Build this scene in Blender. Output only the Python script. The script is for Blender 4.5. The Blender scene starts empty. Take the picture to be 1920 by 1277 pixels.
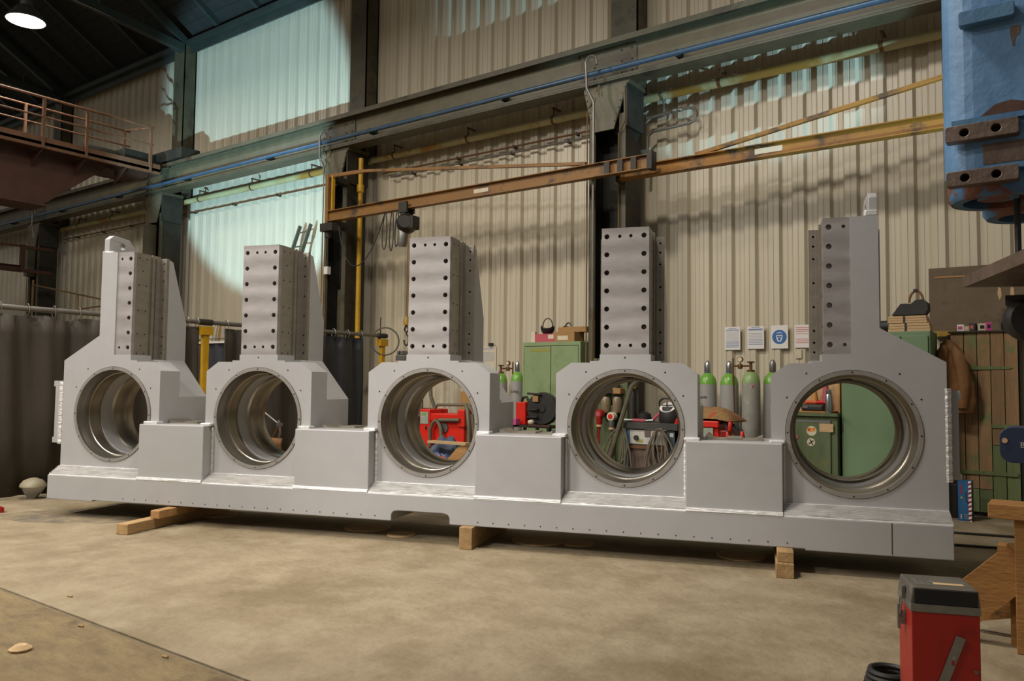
import bpy, bmesh, math, random
from mathutils import Vector, Matrix
from mathutils.geometry import tessellate_polygon
random.seed(7)
PI = math.pi
S = bpy.context.scene
COL = S.collection

# ------------------------------------------------------------------ camera, world, lamps, exposure
F_PX, EYE, YAW, PITCH, ROLL = 1480.0, 1.385, .6287, .0546, .0108
_cy, _sy, _cp, _sp = math.cos(YAW), math.sin(YAW), math.cos(PITCH), math.sin(PITCH)
FW = Vector((-_sy*_cp, _cy*_cp, _sp))
_r0 = Vector((_cy, _sy, 0)); _u0 = _r0.cross(FW)
RT = math.cos(ROLL)*_r0 + math.sin(ROLL)*_u0
UP = -math.sin(ROLL)*_r0 + math.cos(ROLL)*_u0
cam = bpy.data.cameras.new('camera'); camo = bpy.data.objects.new('camera', cam); COL.objects.link(camo)
m3 = Matrix((RT, UP, -FW)).transposed()
camo.matrix_world = Matrix.Translation((0, 0, EYE)) @ m3.to_4x4()
cam.sensor_fit = 'HORIZONTAL'; cam.sensor_width = 36.0; cam.lens = 36.0*F_PX/1920
cam.clip_end = 200
S.camera = camo
S.view_settings.view_transform = 'Standard'; S.view_settings.look = 'None'
S.view_settings.gamma = 1; S.view_settings.use_curve_mapping = False
S.view_settings.exposure = 0.0
w = bpy.data.worlds.new('hall_air'); S.world = w; w.use_nodes = True
w.node_tree.nodes['Background'].inputs[0].default_value = (.95, .90, .82, 1)
w.node_tree.nodes['Background'].inputs[1].default_value = .20

def lamp(name, kind, loc, energy, color, target=None, size=.6, **kw):
    l = bpy.data.lights.new(name, kind); l.energy = energy; l.color = color
    o = bpy.data.objects.new(name, l); COL.objects.link(o); o.location = loc
    if kind == 'AREA': l.shape = 'DISK'; l.size = size
    else: l.shadow_soft_size = size
    for k, v in kw.items(): setattr(l, k, v)
    if target is not None:
        d = Vector(target) - Vector(loc); o.rotation_euler = d.to_track_quat('-Z', 'Y').to_euler()
    return o
WARM = (1.0, .935, .84)
for i, (x, y, z, e) in enumerate([(-16.68, 6.59, 8.25, 120), (-12.5, -.5, 8.3, 500), (-7.0, -1.5, 8.3, 420), (-10.5, -6, 8.3, 650),
                                  (-3.6, 3.8, 8.1, 400), (-9.5, 4.0, 8.1, 240)]):
    lamp('bay_light', 'AREA', (x, y, z), e, WARM, (x, y, 0), 1.1)
# unseen spots: fill added for frame and floor, then cool light for wall patches
lamp('added_fill_spot', 'SPOT', (-6.8, -2.2, 5.2), 790, (1.0, .955, .91), (-6.9, 4.2, .5), .5, spot_size=1.02, spot_blend=.9)  # added fill, brightens left and centre of the frame and the floor
lamp('added_fill_spot', 'SPOT', (-4.0, -2.2, 5.2), 1080, (1.0, .955, .91), (-3.85, 5.0, .45), .4, spot_size=.60, spot_blend=.7)  # second added fill, narrow so the frame's right end stays darker
lamp('left_cool_spot', 'SPOT', (-10.35, 1.5, .4), 7800, (.43, .78, 1.0), (-14.35, 10.4, 6.3), .06, spot_size=.56, spot_blend=.25)  # unseen spot placed low at left to throw the cool wall patch
lamp('right_cool_spot', 'SPOT', (5.0, 6.2, 1.4), 4200, (.43, .78, 1.0), (-4.4, 10.4, 6.0), .04, spot_size=.26, spot_blend=.3)  # unseen grazing spot placed for the cool patches at right

# ------------------------------------------------------------------ view rays onto real planes of the hall (image taken as 1920 x 1277)
def ray(px, py): return FW + RT*((px-960)/F_PX) + UP*((638.5-py)/F_PX)
def at(px, py, y):
    v = ray(px, py); t = y/v.y; return Vector((v.x*t, y, EYE+v.z*t))
def atx(px, py, x):
    v = ray(px, py); t = x/v.x; return Vector((x, v.y*t, EYE+v.z*t))
def fl(px, py, z=0.0):
    v = ray(px, py); t = (z-EYE)/v.z; return Vector((v.x*t, v.y*t, z))
def dep(px, py, d):
    v = ray(px, py); return Vector((v.x*d, v.y*d, EYE+v.z*d))

# ------------------------------------------------------------------ materials
def lin(c):
    if isinstance(c, str): c = tuple(int(c[i:i+2], 16) for i in (0, 2, 4))
    return tuple(((v/255+.055)/1.055)**2.4 if v/255 > .04045 else v/255/12.92 for v in c)
def mat(name, c1, c2=None, scale=4, rough=.6, metal=0, bump=0, bscale=None, stretch=(1, 1, 1), contrast=(.35, .65), c3=None, s3=1.2, t3=(.55, .62), emit=None, spec=.5, rand=0, detail=6):
    m = bpy.data.materials.new(name); m.use_nodes = True
    nt = m.node_tree; N = nt.nodes; L = nt.links; b = N['Principled BSDF']
    b.inputs['Roughness'].default_value = rough; b.inputs['Metallic'].default_value = metal
    b.inputs['Specular IOR Level'].default_value = spec
    c1 = lin(c1)
    b.inputs['Base Color'].default_value = (*c1, 1)
    if emit: 
        b.inputs['Emission Color'].default_value = (*lin(emit[0]), 1); b.inputs['Emission Strength'].default_value = emit[1]
    tc = N.new('ShaderNodeTexCoord'); mp = N.new('ShaderNodeMapping'); mp.inputs['Scale'].default_value = stretch
    vec = tc.outputs['Object']
    if rand:
        oi = N.new('ShaderNodeObjectInfo'); vm = N.new('ShaderNodeVectorMath'); vm.operation = 'ADD'
        mu = N.new('ShaderNodeMath'); mu.operation = 'MULTIPLY'; mu.inputs[1].default_value = 37
        L.new(oi.outputs['Random'], mu.inputs[0]); L.new(vec, vm.inputs[0]); L.new(mu.outputs[0], vm.inputs[1]); vec = vm.outputs[0]
    L.new(vec, mp.inputs['Vector'])
    out = None
    if c2 is not None:
        n = N.new('ShaderNodeTexNoise'); n.inputs['Scale'].default_value = scale; n.inputs['Detail'].default_value = detail; n.inputs['Roughness'].default_value = .62
        L.new(mp.outputs[0], n.inputs['Vector'])
        r = N.new('ShaderNodeValToRGB'); r.color_ramp.elements[0].position = contrast[0]; r.color_ramp.elements[1].position = contrast[1]
        r.color_ramp.elements[0].color = (*c1, 1); r.color_ramp.elements[1].color = (*lin(c2), 1)
        L.new(n.outputs['Fac'], r.inputs[0]); out = r.outputs[0]
        if c3 is not None:
            n2 = N.new('ShaderNodeTexNoise'); n2.inputs['Scale'].default_value = s3; n2.inputs['Detail'].default_value = 8; n2.inputs['Roughness'].default_value = .65
            L.new(vec, n2.inputs['Vector'])
            r2 = N.new('ShaderNodeValToRGB'); r2.color_ramp.elements[0].position = t3[0]; r2.color_ramp.elements[1].position = t3[1]
            L.new(n2.outputs['Fac'], r2.inputs[0])
            mx = N.new('ShaderNodeMix'); mx.data_type = 'RGBA'
            L.new(r2.outputs[0], mx.inputs[0]); L.new(out, mx.inputs[6]); mx.inputs[7].default_value = (*lin(c3), 1); out = mx.outputs[2]
        if rand:
            oi2 = N.new('ShaderNodeObjectInfo'); hs = N.new('ShaderNodeHueSaturation'); mr = N.new('ShaderNodeMapRange')
            mr.inputs[3].default_value = 1-rand; mr.inputs[4].default_value = 1+rand
            L.new(oi2.outputs['Random'], mr.inputs[0]); L.new(mr.outputs[0], hs.inputs['Value']); L.new(out, hs.inputs['Color']); out = hs.outputs[0]
        L.new(out, b.inputs['Base Color'])
    if bump:
        n3 = N.new('ShaderNodeTexNoise'); n3.inputs['Scale'].default_value = bscale or scale*4; n3.inputs['Detail'].default_value = 5
        L.new(mp.outputs[0], n3.inputs['Vector'])
        bp = N.new('ShaderNodeBump'); bp.inputs['Strength'].default_value = bump; bp.inputs['Distance'].default_value = .02
        L.new(n3.outputs['Fac'], bp.inputs['Height']); L.new(bp.outputs[0], b.inputs['Normal'])
    return m
M = {}
M['clad'] = mat('wall_cladding', 'c4baa4', 'bcb199', 1.2, .38, 0, 0, stretch=(6, 6, .35), spec=.6)
M['concrete'] = mat('concrete', '82735a', '91836a', 3.2, .82, 0, .6, 16, contrast=(.38, .62), c3='726348', s3=1.0, t3=(.48, .64), detail=12)
M['concrete_old'] = mat('old_concrete', '6c5b3f', '7f6d4b', 3.5, .85, 0, .9, 10, contrast=(.38, .62), c3='584831', s3=1.3, t3=(.52, .60), stretch=(1, 2.2, 1), detail=12)
M['stain'] = mat('oil_stain', '5f584a', '82735a', 3.5, .8, 0, .4, 16, contrast=(.40, .60), detail=12)
M['strip'] = mat('strip', '75664c', '65573e', 8, .8)
M['joint'] = mat('joint', '4a3d2a', rough=.95)
M['olive'] = mat('olive_steel', '454130', '534d39', 3, .5, 0, .15, 20, c3='3a3226', s3=2)
M['olive_light'] = mat('light_olive_steel', '55503c', '625b45', 4, .5, 0, .1, 25)
M['dark_steel'] = mat('dark_steel', '26241e', '35322a', 4, .55, .2)
M['roof'] = mat('roof_board', '1e211e', '282b27', 3, .85)
M['roof_steel'] = mat('roof_steel', '2b332f', '343c37', 3, .5)
M['paint'] = mat('silver_paint', 'a5a4a4', 'a9a8a8', 5, .42, .1, .03, 60, spec=.5)
M['weld'] = mat('painted_weld', 'c6c4c2', 'd0cecb', 30, .34, .2, .8, 22, stretch=(.3, 1, 1.6))
def milled(name, c1, c2, rough, freq, dist, axis=2, metal=.85):
    m = mat(name, c1, c2, 5, rough, metal, 0, stretch=(1, 1, 3))
    nt = m.node_tree; N = nt.nodes; L = nt.links; b = N['Principled BSDF']
    tc = N.new('ShaderNodeTexCoord'); wv = N.new('ShaderNodeTexWave'); wv.bands_direction = 'XYZ'[axis]; wv.wave_profile = 'SIN'
    wv.inputs['Scale'].default_value = freq; wv.inputs['Distortion'].default_value = 1.2; wv.inputs['Detail'].default_value = 2; wv.inputs['Detail Scale'].default_value = .8
    L.new(tc.outputs['Object'], wv.inputs['Vector'])
    bp = N.new('ShaderNodeBump'); bp.inputs['Strength'].default_value = dist; bp.inputs['Distance'].default_value = .004
    L.new(wv.outputs['Fac'], bp.inputs['Height'])
    n = N.new('ShaderNodeTexNoise'); n.inputs['Scale'].default_value = 90; mp = N.new('ShaderNodeMapping'); mp.inputs['Scale'].default_value = (1, 1, .06) if axis != 2 else (.06, 1, 1)
    L.new(tc.outputs['Object'], mp.inputs[0]); L.new(mp.outputs[0], n.inputs['Vector'])
    b2 = N.new('ShaderNodeBump'); b2.inputs['Strength'].default_value = .05; b2.inputs['Distance'].default_value = .002
    L.new(n.outputs['Fac'], b2.inputs['Height']); L.new(bp.outputs[0], b2.inputs['Normal']); L.new(b2.outputs[0], b.inputs['Normal'])
    return m
M['milled'] = milled('milled_steel', '8f8a88', '9c9795', .55, 1.75, .9, metal=.3)
M['milled_side'] = milled('milled_steel_side', '918a7f', '9d968b', .34, 9, .12, 0, metal=.6)
M['ring'] = mat('ring_steel', '8d8883', '9a958f', 8, .4, .35)
M['trestle'] = mat('trestle_wood', '966b36', '83592a', 3, .75, 0, .25, 20, stretch=(.8, 3, 3), c3='3f2c18', s3=3, t3=(.6, .68))
M['bore'] = mat('turned_steel', '99938a', '8a8479', 3, .30, .85, .06, 3, stretch=(1, 26, 1))
M['hole'] = mat('hole_shade', '1c1815', rough=.8)  # near-black paints the shade inside holes; the small ones are raised discs
M['timber'] = mat('timber', 'a5865a', '8a6c45', 3, .8, 0, .3, 20, stretch=(4, .6, 4), rand=.12)
M['timber_new'] = mat('fresh_timber', 'b58a55', '9c7142', 3, .7, 0, .2, 20, stretch=(.6, 4, 4), rand=.12)
M['brownwood'] = mat('weathered_board', '7d6044', '90724f', 3, .85, 0, .4, 14, stretch=(5, 5, .5), c3='646b45', s3=4.5, t3=(.52, .68), rand=.18)
M['greenwood'] = mat('green_board', '69754a', '5d6840', 3, .8, 0, .3, 14, stretch=(5, 5, .5), rand=.15)
M['yellow'] = mat('yellow_paint', 'c89a18', 'b3870f', 5, .45, 0, .1)
M['cream'] = mat('cream_pipe', 'b2ab80', 'a29868', 1.3, .5, c3='96702f', s3=.6, t3=(.50, .56))
M['jib'] = mat('worn_yellow', 'a06f1c', '8a5a1c', 2, .55, 0, .15, 30, c3='4a3520', s3=2.6, t3=(.52, .62), stretch=(.5, 2, 3))
M['jib_red'] = mat('worn_orange', '8a6128', '7a5628', 2, .55, 0, .15, 30, c3='4a3826', s3=2.4, t3=(.55, .66), stretch=(.5, 2, 3))
M['rust'] = mat('rust_brown', '4a2c1d', '3d2418', 4, .7, 0, .2)
M['rust_rail'] = mat('rust_rail', '68462f', '75523a', 4, .6)
M['black'] = mat('black_rubber', '1d1b19', '262421', 6, .6)
M['curtain'] = mat('curtain_vinyl', '3a332a', '40382e', 3, .75, 0, .1, 6)
M['curtain_blue'] = mat('curtain_vinyl_blue', '26272a', '2e2f32', 3, .5, 0, .15, 6)
M['pipe_grey'] = mat('pipe_grey', '6a655c', '77726a', 6, .42, .4)
M['tube_cool_sheen'] = mat('conductor_tube', '3f556b', '4a627a', 3, .35, .2)  # dark tube; the cool sheen on it is put into its colour
M['conduit'] = mat('old_conduit', '7b5f35', '6a4f2a', 6, .5)
M['copper'] = mat('copper', '6b4a32', '7a5538', 6, .45, .5)
M['steel'] = mat('bright_steel', 'b8b8b8', 'a5a5a5', 8, .28, .9)
M['galv'] = mat('galvanised', '8c8b86', '7a7974', 12, .4, .7)
M['green'] = mat('green_cabinet', '7b8d62', '84966b', 2.5, .48, 0, .06, 20, c3='73855a', s3=2)
M['green_dark'] = mat('dark_green', '4d5a3a', '5a6743', 2.2, .55, 0, .1, 15, stretch=(6, 6, .8), c3='6d6a40', s3=5, t3=(.55, .7))
M['green_soft'] = mat('soft_green', '627a58', '6a8260', 1.8, .5, 0, .05, 12)
M['tape'] = mat('yellow_tape', '8d8a3c', rough=.6)
M['gas_grey'] = mat('gas_grey', '95928d', '9c9994', 4, .42)
M['gas_green'] = mat('gas_green', '71a340', rough=.28)
M['gas_old'] = mat('gas_old', '97958c', '86837a', 7, .6, 0, .15, 20, c3='b5b0a2', s3=9, t3=(.6, .66))
M['gas_green_old'] = mat('gas_green_old', '8aa368', '7f9a60', 6, .4)
M['red'] = mat('machine_red', 'cf2616', 'c22012', 3, .4)
M['red_dark'] = mat('dark_red', '9a180d', '90150b', 3, .42, c3='80130a', s3=3)
M['screen'] = mat('screen', '9aa394', '86907e', 25, .3)
M['white'] = mat('white_sheet', 'dcd8d2', rough=.6)
M['offwhite'] = mat('offwhite', 'cfc4ae', 'c2b59c', 5, .7)
M['ink'] = mat('blue_ink', '5a6fa5', rough=.6)
M['ink_grey'] = mat('grey_ink', 'a9a9b4', rough=.6)
M['ink_red'] = mat('red_ink', 'c0474a', rough=.6)
M['ink_dark'] = mat('dark_ink', '33322f', rough=.6)
M['signblue'] = mat('sign_blue', '2f62a3', rough=.45)
M['card'] = mat('cardboard', 'a07a4e', '94703f', 5, .8)
M['card_light'] = mat('card_light', 'bfa37a', 'b09068', 12, .8, stretch=(1, 1, 8))
M['pinkred'] = mat('pink_box', 'b5505a', 'a84650', 5, .6)
M['magenta'] = mat('magenta_box', 'c04a86', rough=.6)
M['sack'] = mat('burlap', '96764a', '7f6038', 22, .9, 0, .6, 60, c3='a0492c', s3=14, t3=(.56, .6))
M['jeans'] = mat('denim', '3f4858', '505a6b', 12, .85, 0, .4, 40)
M['bluebag'] = mat('blue_bag', '3d5590', 'b8bcc8', 7, .45, contrast=(.5, .56))
M['orange'] = mat('orange_plastic', 'd8552a', rough=.45)
M['blue_frame'] = mat('blue_frame', '47708f', '3f6580', 4, .5)
M['navy_panel'] = mat('navy_panel', '2f3e46', '3a4a52', 4, .5)
M['dark_top'] = mat('dark_bench_top', '33322f', '403e3a', 5, .5)
M['hose'] = mat('hose_grey', '55503f', '625c49', 6, .6)
M['cable'] = mat('cable_grey', '5f584a', '6e6656', 6, .6)
M['panel_white'] = mat('panel_white', 'b8b5ac', 'aaa79d', 8, .5)
M['glassbowl'] = mat('filter_bowl', '84765e', '74664e', 6, .3)
M['leather'] = mat('leather_jacket', '85592f', '6f4924', 5, .7, 0, .3, 18)
M['bluepaint'] = mat('blue_machine', '4c739b', '5a81a8', 3, .5, 0, .35, 12, c3='7d7466', s3=2.6, t3=(.62, .64))
M['bluepaint2'] = mat('blue_machine_worn', '3f6690', '47708f', 4, .5, 0, .3, 12, c3='6a4034', s3=3.5, t3=(.52, .55))
M['worn_steel'] = mat('worn_steel', '6f5f55', '5a4a40', 6, .5, .4, .2, 30)
M['brownplate'] = mat('brown_plate', '5a4a36', '665540', 2.5, .65, 0, .1, 10, c3='4d3f2e', s3=2)
M['navy'] = mat('navy_plastic', '1d2742', '222d4a', 3, .4)
M['carton'] = mat('blue_carton', '1d4a78', '2f6a98', 3, .5)
M['carton_dark'] = mat('carton_side', '1a2a44', rough=.55)
M['lamp_glow'] = mat('lamp_glow', 'fff8e8', emit=('fff6e2', 14))
M['lid_grey'] = mat('lid_grey', '57524a', '67625a', 5, .5, .3, c3='7a756c', s3=6, t3=(.58, .64))
M['lid_black'] = mat('lid_black', '0d0c0b', rough=.7)
M['yellow_old'] = mat('yellow_edge', 'a5842a', '8d6c20', 5, .5)
M['thermos'] = mat('thermos_steel', 'a5aaac', 'b5babb', 6, .25, .9)
M['skin_tan'] = mat('tan_grip', 'c08a4a', 'a87438', 5, .6)
M['sticker_red'] = mat('sticker_red', 'b5362a', 'd8a030', 30, .5, contrast=(.48, .52))
M['ladder'] = mat('ladder_dark', '4a4638', rough=.6)
M['shade'] = mat('lamp_shade', 'a39a80', '938a70', 4, .5)

# ------------------------------------------------------------------ mesh helpers
class MB:
    def __init__(s): s.v = []; s.f = []; s.sm = []
    def add(s, vs, fs, smooth=False):
        n = len(s.v); s.v += [tuple(v) for v in vs]; s.f += [tuple(n+i for i in f) for f in fs]; s.sm += [smooth]*len(fs); return s
    def box(s, x0, x1, y0, y1, z0, z1):
        return s.add([(x0, y0, z0), (x1, y0, z0), (x1, y1, z0), (x0, y1, z0), (x0, y0, z1), (x1, y0, z1), (x1, y1, z1), (x0, y1, z1)],
                     [(3, 2, 1, 0), (4, 5, 6, 7), (0, 1, 5, 4), (1, 2, 6, 5), (2, 3, 7, 6), (3, 0, 4, 7)])
    def cbox(s, c, size, rot=None):
        h = Vector(size)/2; R = rot or Matrix.Identity(3); c = Vector(c); vs = []
        for z in (-1, 1):
            for x, y in ((-1, -1), (1, -1), (1, 1), (-1, 1)): vs.append(c + R @ Vector((x*h.x, y*h.y, z*h.z)))
        return s.add(vs, [(3, 2, 1, 0), (4, 5, 6, 7), (0, 1, 5, 4), (1, 2, 6, 5), (2, 3, 7, 6), (3, 0, 4, 7)])
    def bar(s, p0, p1, wid, hei, upv=(0, 0, 1)):
        p0, p1 = Vector(p0), Vector(p1); d = (p1-p0).normalized(); r = d.cross(Vector(upv))
        if r.length < 1e-4: r = d.cross(Vector((0, 1, 0)))
        r.normalize(); u = r.cross(d)
        vs = []
        for p in (p0, p1):
            for a, b in ((-1, -1), (1, -1), (1, 1), (-1, 1)): vs.append(p + r*a*wid/2 + u*b*hei/2)
        return s.add(vs, [(0, 1, 2, 3), (7, 6, 5, 4), (0, 4, 5, 1), (1, 5, 6, 2), (2, 6, 7, 3), (3, 7, 4, 0)])
    def cyl(s, p0, p1, r0, r1=None, n=16, caps=True):
        p0, p1 = Vector(p0), Vector(p1); r1 = r0 if r1 is None else r1
        d = (p1-p0).normalized(); a = d.orthogonal().normalized(); b = d.cross(a)
        vs = []
        for p, r in ((p0, r0), (p1, r1)):
            for k in range(n): t = 2*PI*k/n; vs.append(p + a*math.cos(t)*r + b*math.sin(t)*r)
        s.add(vs, [(k, (k+1) % n, n+(k+1) % n, n+k) for k in range(n)], True)
        if caps: s.add(vs[:n], [tuple(range(n-1, -1, -1))]); s.add(vs[n:], [tuple(range(n))])
        return s
    def tube(s, pts, r, n=8, closed=False):
        P = [Vector(p) for p in pts]; m = len(P); vs = []; a = None
        for i in range(m):
            if closed: t = P[(i+1) % m]-P[i-1]
            else: t = P[min(i+1, m-1)]-P[max(i-1, 0)]
            t.normalize()
            a = (t.orthogonal() if a is None else a - t*a.dot(t)).normalized(); b = t.cross(a)
            for k in range(n): q = 2*PI*k/n; vs.append(P[i] + (a*math.cos(q)+b*math.sin(q))*r)
        mm = m if closed else m-1
        fs = [(i*n+k, i*n+(k+1) % n, ((i+1) % m)*n+(k+1) % n, ((i+1) % m)*n+k) for i in range(mm) for k in range(n)]
        s.add(vs, fs, True)
        if not closed: s.add(vs[:n], [tuple(range(n-1, -1, -1))]); s.add(vs[-n:], [tuple(range(n))])
        return s
    def lathe(s, prof, o=(0, 0, 0), axis=(0, 0, 1), n=24, flip=False):
        o = Vector(o); d = Vector(axis).normalized(); a = d.orthogonal().normalized(); b = d.cross(a); vs = []
        for r, h in prof:
            for k in range(n): t = 2*PI*k/n; vs.append(o + d*h + (a*math.cos(t)+b*math.sin(t))*r)
        fs = []
        for i in range(len(prof)-1):
            for k in range(n):
                f = (i*n+k, i*n+(k+1) % n, (i+1)*n+(k+1) % n, (i+1)*n+k)
                fs.append(f[::-1] if flip else f)
        return s.add(vs, fs, True)
    def prism(s, outer, d, holes=(), o=(0, 0, 0), u=(1, 0, 0), v=(0, 0, 1), wv=(0, 1, 0), hole_walls=True):
        """a plate: 2-D outline (u, v) with holes, extruded by d along wv"""
        o, u, v, wv = Vector(o), Vector(u), Vector(v), Vector(wv)
        loops = [list(outer)] + [list(h) for h in holes]
        flat = [p for l in loops for p in l]
        tri = tessellate_polygon([[Vector((p[0], p[1], 0)) for p in l] for l in loops])
        n = len(flat); pos = [o + u*p[0] + v*p[1] for p in flat]
        vs = pos + [p + wv*d for p in pos]
        fr = []
        want = u.cross(v).dot(wv) > 0
        for t in tri:
            a, b, c = (Vector(flat[i]) for i in t)
            cr = (b-a).x*(c-a).y-(b-a).y*(c-a).x
            if abs(cr) < 1e-12: continue
            t = tuple(t) if cr > 0 else tuple(reversed(t))   # counter-clockwise in (u, v)
            if want: fr += [tuple(reversed(t)), tuple(i+n for i in t)]
            else: fr += [t, tuple(i+n for i in reversed(t))]
        s.add(vs, fr)
        k0 = 0
        for li, l in enumerate(loops):
            m = len(l); ar = sum(l[i][0]*l[(i+1) % m][1]-l[(i+1) % m][0]*l[i][1] for i in range(m))
            ccw = ar > 0; fs = []
            for i in range(m):
                a, b = k0+i, k0+(i+1) % m
                q = (a, b, b+n, a+n)
                if (ccw == (li == 0)) != want: q = q[::-1]
                fs.append(q)
            if li == 0 or hole_walls: s.add(vs, fs, li > 0)
            k0 += m
        return s
    def sheet(s, grid, smooth=True):
        nr, nc = len(grid), len(grid[0])
        return s.add([p for r in grid for p in r], [(i*nc+j, i*nc+j+1, (i+1)*nc+j+1, (i+1)*nc+j) for i in range(nr-1) for j in range(nc-1)], smooth)
    def ball(s, c, r, n=12, m=8):
        c = Vector(c); r = Vector(r) if hasattr(r, '__len__') else Vector((r, r, r)); vs = []
        for i in range(m+1):
            th = PI*i/m
            for k in range(n): t = 2*PI*k/n; vs.append(c + Vector((r.x*math.sin(th)*math.cos(t), r.y*math.sin(th)*math.sin(t), r.z*math.cos(th))))
        return s.add(vs, [(i*n+k, (i+1)*n+k, (i+1)*n+(k+1) % n, i*n+(k+1) % n) for i in range(m) for k in range(n)], True)
    def mesh(s, name, m=None):
        me = bpy.data.meshes.new(name); me.from_pydata(s.v, [], s.f)
        me.polygons.foreach_set('use_smooth', s.sm)
        bm = bmesh.new(); bm.from_mesh(me); bmesh.ops.remove_doubles(bm, verts=bm.verts, dist=1e-5); bm.to_mesh(me); bm.free()
        if any(s.sm): me.set_sharp_from_angle(angle=.65)
        if m: me.materials.append(m)
        me.update(); return me
    def build(s, name, m, parent=None, loc=None, bevel=0, solid=0):
        o = bpy.data.objects.new(name, s.mesh(name, M[m] if isinstance(m, str) else m)); COL.objects.link(o)
        if parent: o.parent = parent
        if loc is not None: o.location = loc
        if solid:
            md = o.modifiers.new('thick', 'SOLIDIFY'); md.thickness = solid; md.offset = 0
        if bevel:
            md = o.modifiers.new('edges', 'BEVEL'); md.width = bevel; md.segments = 2; md.limit_method = 'ANGLE'; md.angle_limit = .7
        return o
def empty(name, loc=(0, 0, 0), rz=0):
    o = bpy.data.objects.new(name, None); COL.objects.link(o); o.location = loc; o.rotation_euler = (0, 0, rz); o.empty_display_size = .2; return o
def tag(o, label, cat, group=None, kind=None):
    o['label'] = label; o['category'] = cat
    if group: o['group'] = group
    if kind: o['kind'] = kind
    return o
def thing(name, label, cat, loc=(0, 0, 0), rz=0, group=None): return tag(empty(name, loc, rz), label, cat, group)
def struct(o): o['kind'] = 'structure'; return o
def share(src, name, parent, loc=(0, 0, 0), rot=None, scale=None):
    o = src.copy(); o.name = name; COL.objects.link(o); o.parent = parent; o.location = loc
    if rot: o.rotation_euler = rot
    if scale: o.scale = scale
    return o
def copy_tree(o, parent=None):
    c = o.copy(); COL.objects.link(c); c.parent = parent
    for ch in list(o.children): copy_tree(ch, c)
    return c
def circ(cx, cz, r, n=16, ph=0): return [(cx+r*math.cos(2*PI*k/n+ph), cz+r*math.sin(2*PI*k/n+ph)) for k in range(n)]
def rrect(x0, x1, z0, z1, r, n=4):
    P = []
    for cx, cz, a in ((x1-r, z1-r, 0), (x0+r, z1-r, PI/2), (x0+r, z0+r, PI), (x1-r, z0+r, 3*PI/2)):
        for k in range(n+1): t = a+PI/2*k/n; P.append((cx+r*math.cos(t), cz+r*math.sin(t)))
    return P
def bez(p0, p1, p2, p3, n=12):
    p0, p1, p2, p3 = map(Vector, (p0, p1, p2, p3))
    return [p0*(1-t)**3+p1*3*t*(1-t)**2+p2*3*t*t*(1-t)+p3*t**3 for t in (k/n for k in range(n+1))]
def text(name, body, size, m, parent, loc, rot, shear=0, depth=.001):
    c = bpy.data.curves.new(name, 'FONT'); c.body = body; c.size = size; c.extrude = depth; c.align_x = 'CENTER'; c.align_y = 'CENTER'; c.shear = shear; c.resolution_u = 3
    t = bpy.data.objects.new(name+'_src', c); COL.objects.link(t)
    bpy.context.view_layer.update()
    me = bpy.data.meshes.new_from_object(t.evaluated_get(bpy.context.evaluated_depsgraph_get()))
    bpy.data.objects.remove(t); me.name = name
    me.materials.clear(); me.materials.append(M[m])
    o = bpy.data.objects.new(name, me); COL.objects.link(o); o.parent = parent; o.location = loc; o.rotation_euler = rot; return o
FRONT = (PI/2, 0, 0)   # text that faces -y

#@@STRUCTURE
# ------------------------------------------------------------------ the hall
floor = struct(MB().box(-42, 7, -14, 12, -.12, -.02).build('floor', 'joint'))
def slab(x0, x1, y0, y1, m):
    o = MB().box(x0, x1, y0, y1, -.02, 0).build('concrete_slab', m, floor, bevel=.004); return o
slab(-42, -9.6, 2.32, 12, 'concrete'); slab(-9.592, 7, 2.32, 12, 'concrete')
slab(-42, 7, -14, 2.285, 'concrete_old')
MB().box(-42, 7, 2.288, 2.306, -.02, -.004).build('joint_strip', 'strip', floor)

WALL_Y = 10.55
wall = struct(empty('wall_back', (0, WALL_Y, 0)))
PITCHW = .325
def clad_mesh(h):
    prof = [(0, -.055), (.062, -.055), (.066, -.047), (.074, -.047), (.078, -.055), (.14, -.055), (.172, 0), (.222, 0), (.226, -.006), (.238, -.006), (.242, 0), (.293, 0)]
    P = [(k*PITCHW+x, y) for k in range(3) for x, y in prof] + [(3*PITCHW, -.055)]
    mb = MB(); mb.sheet([[(x, y, 0) for x, y in P], [(x, y, h) for x, y in P]], False); return mb.mesh('cladding_sheet', M['clad'])
lowm, upm = clad_mesh(6.06), clad_mesh(3.42)
for k in range(45):
    x = -37.2 + .975*k
    for me, z in ((lowm, 0), (upm, 6.02)):
        o = bpy.data.objects.new('cladding_sheet', me); COL.objects.link(o); o.parent = wall; o.location = (x, -.012 if z else 0, z)
# base rail and eaves flashing of the wall
MB().box(-37.2, 6.6, .01, .05, 0, 9.44).build('backing_sheet', 'dark_steel', wall)
trim = struct(MB().box(-37.2, 3, 10.18, 10.5, 9.28, 9.40).box(-37.2, 3, 10.30, 10.34, 9.12, 9.28).build('trim_1', 'roof_steel'))

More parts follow.
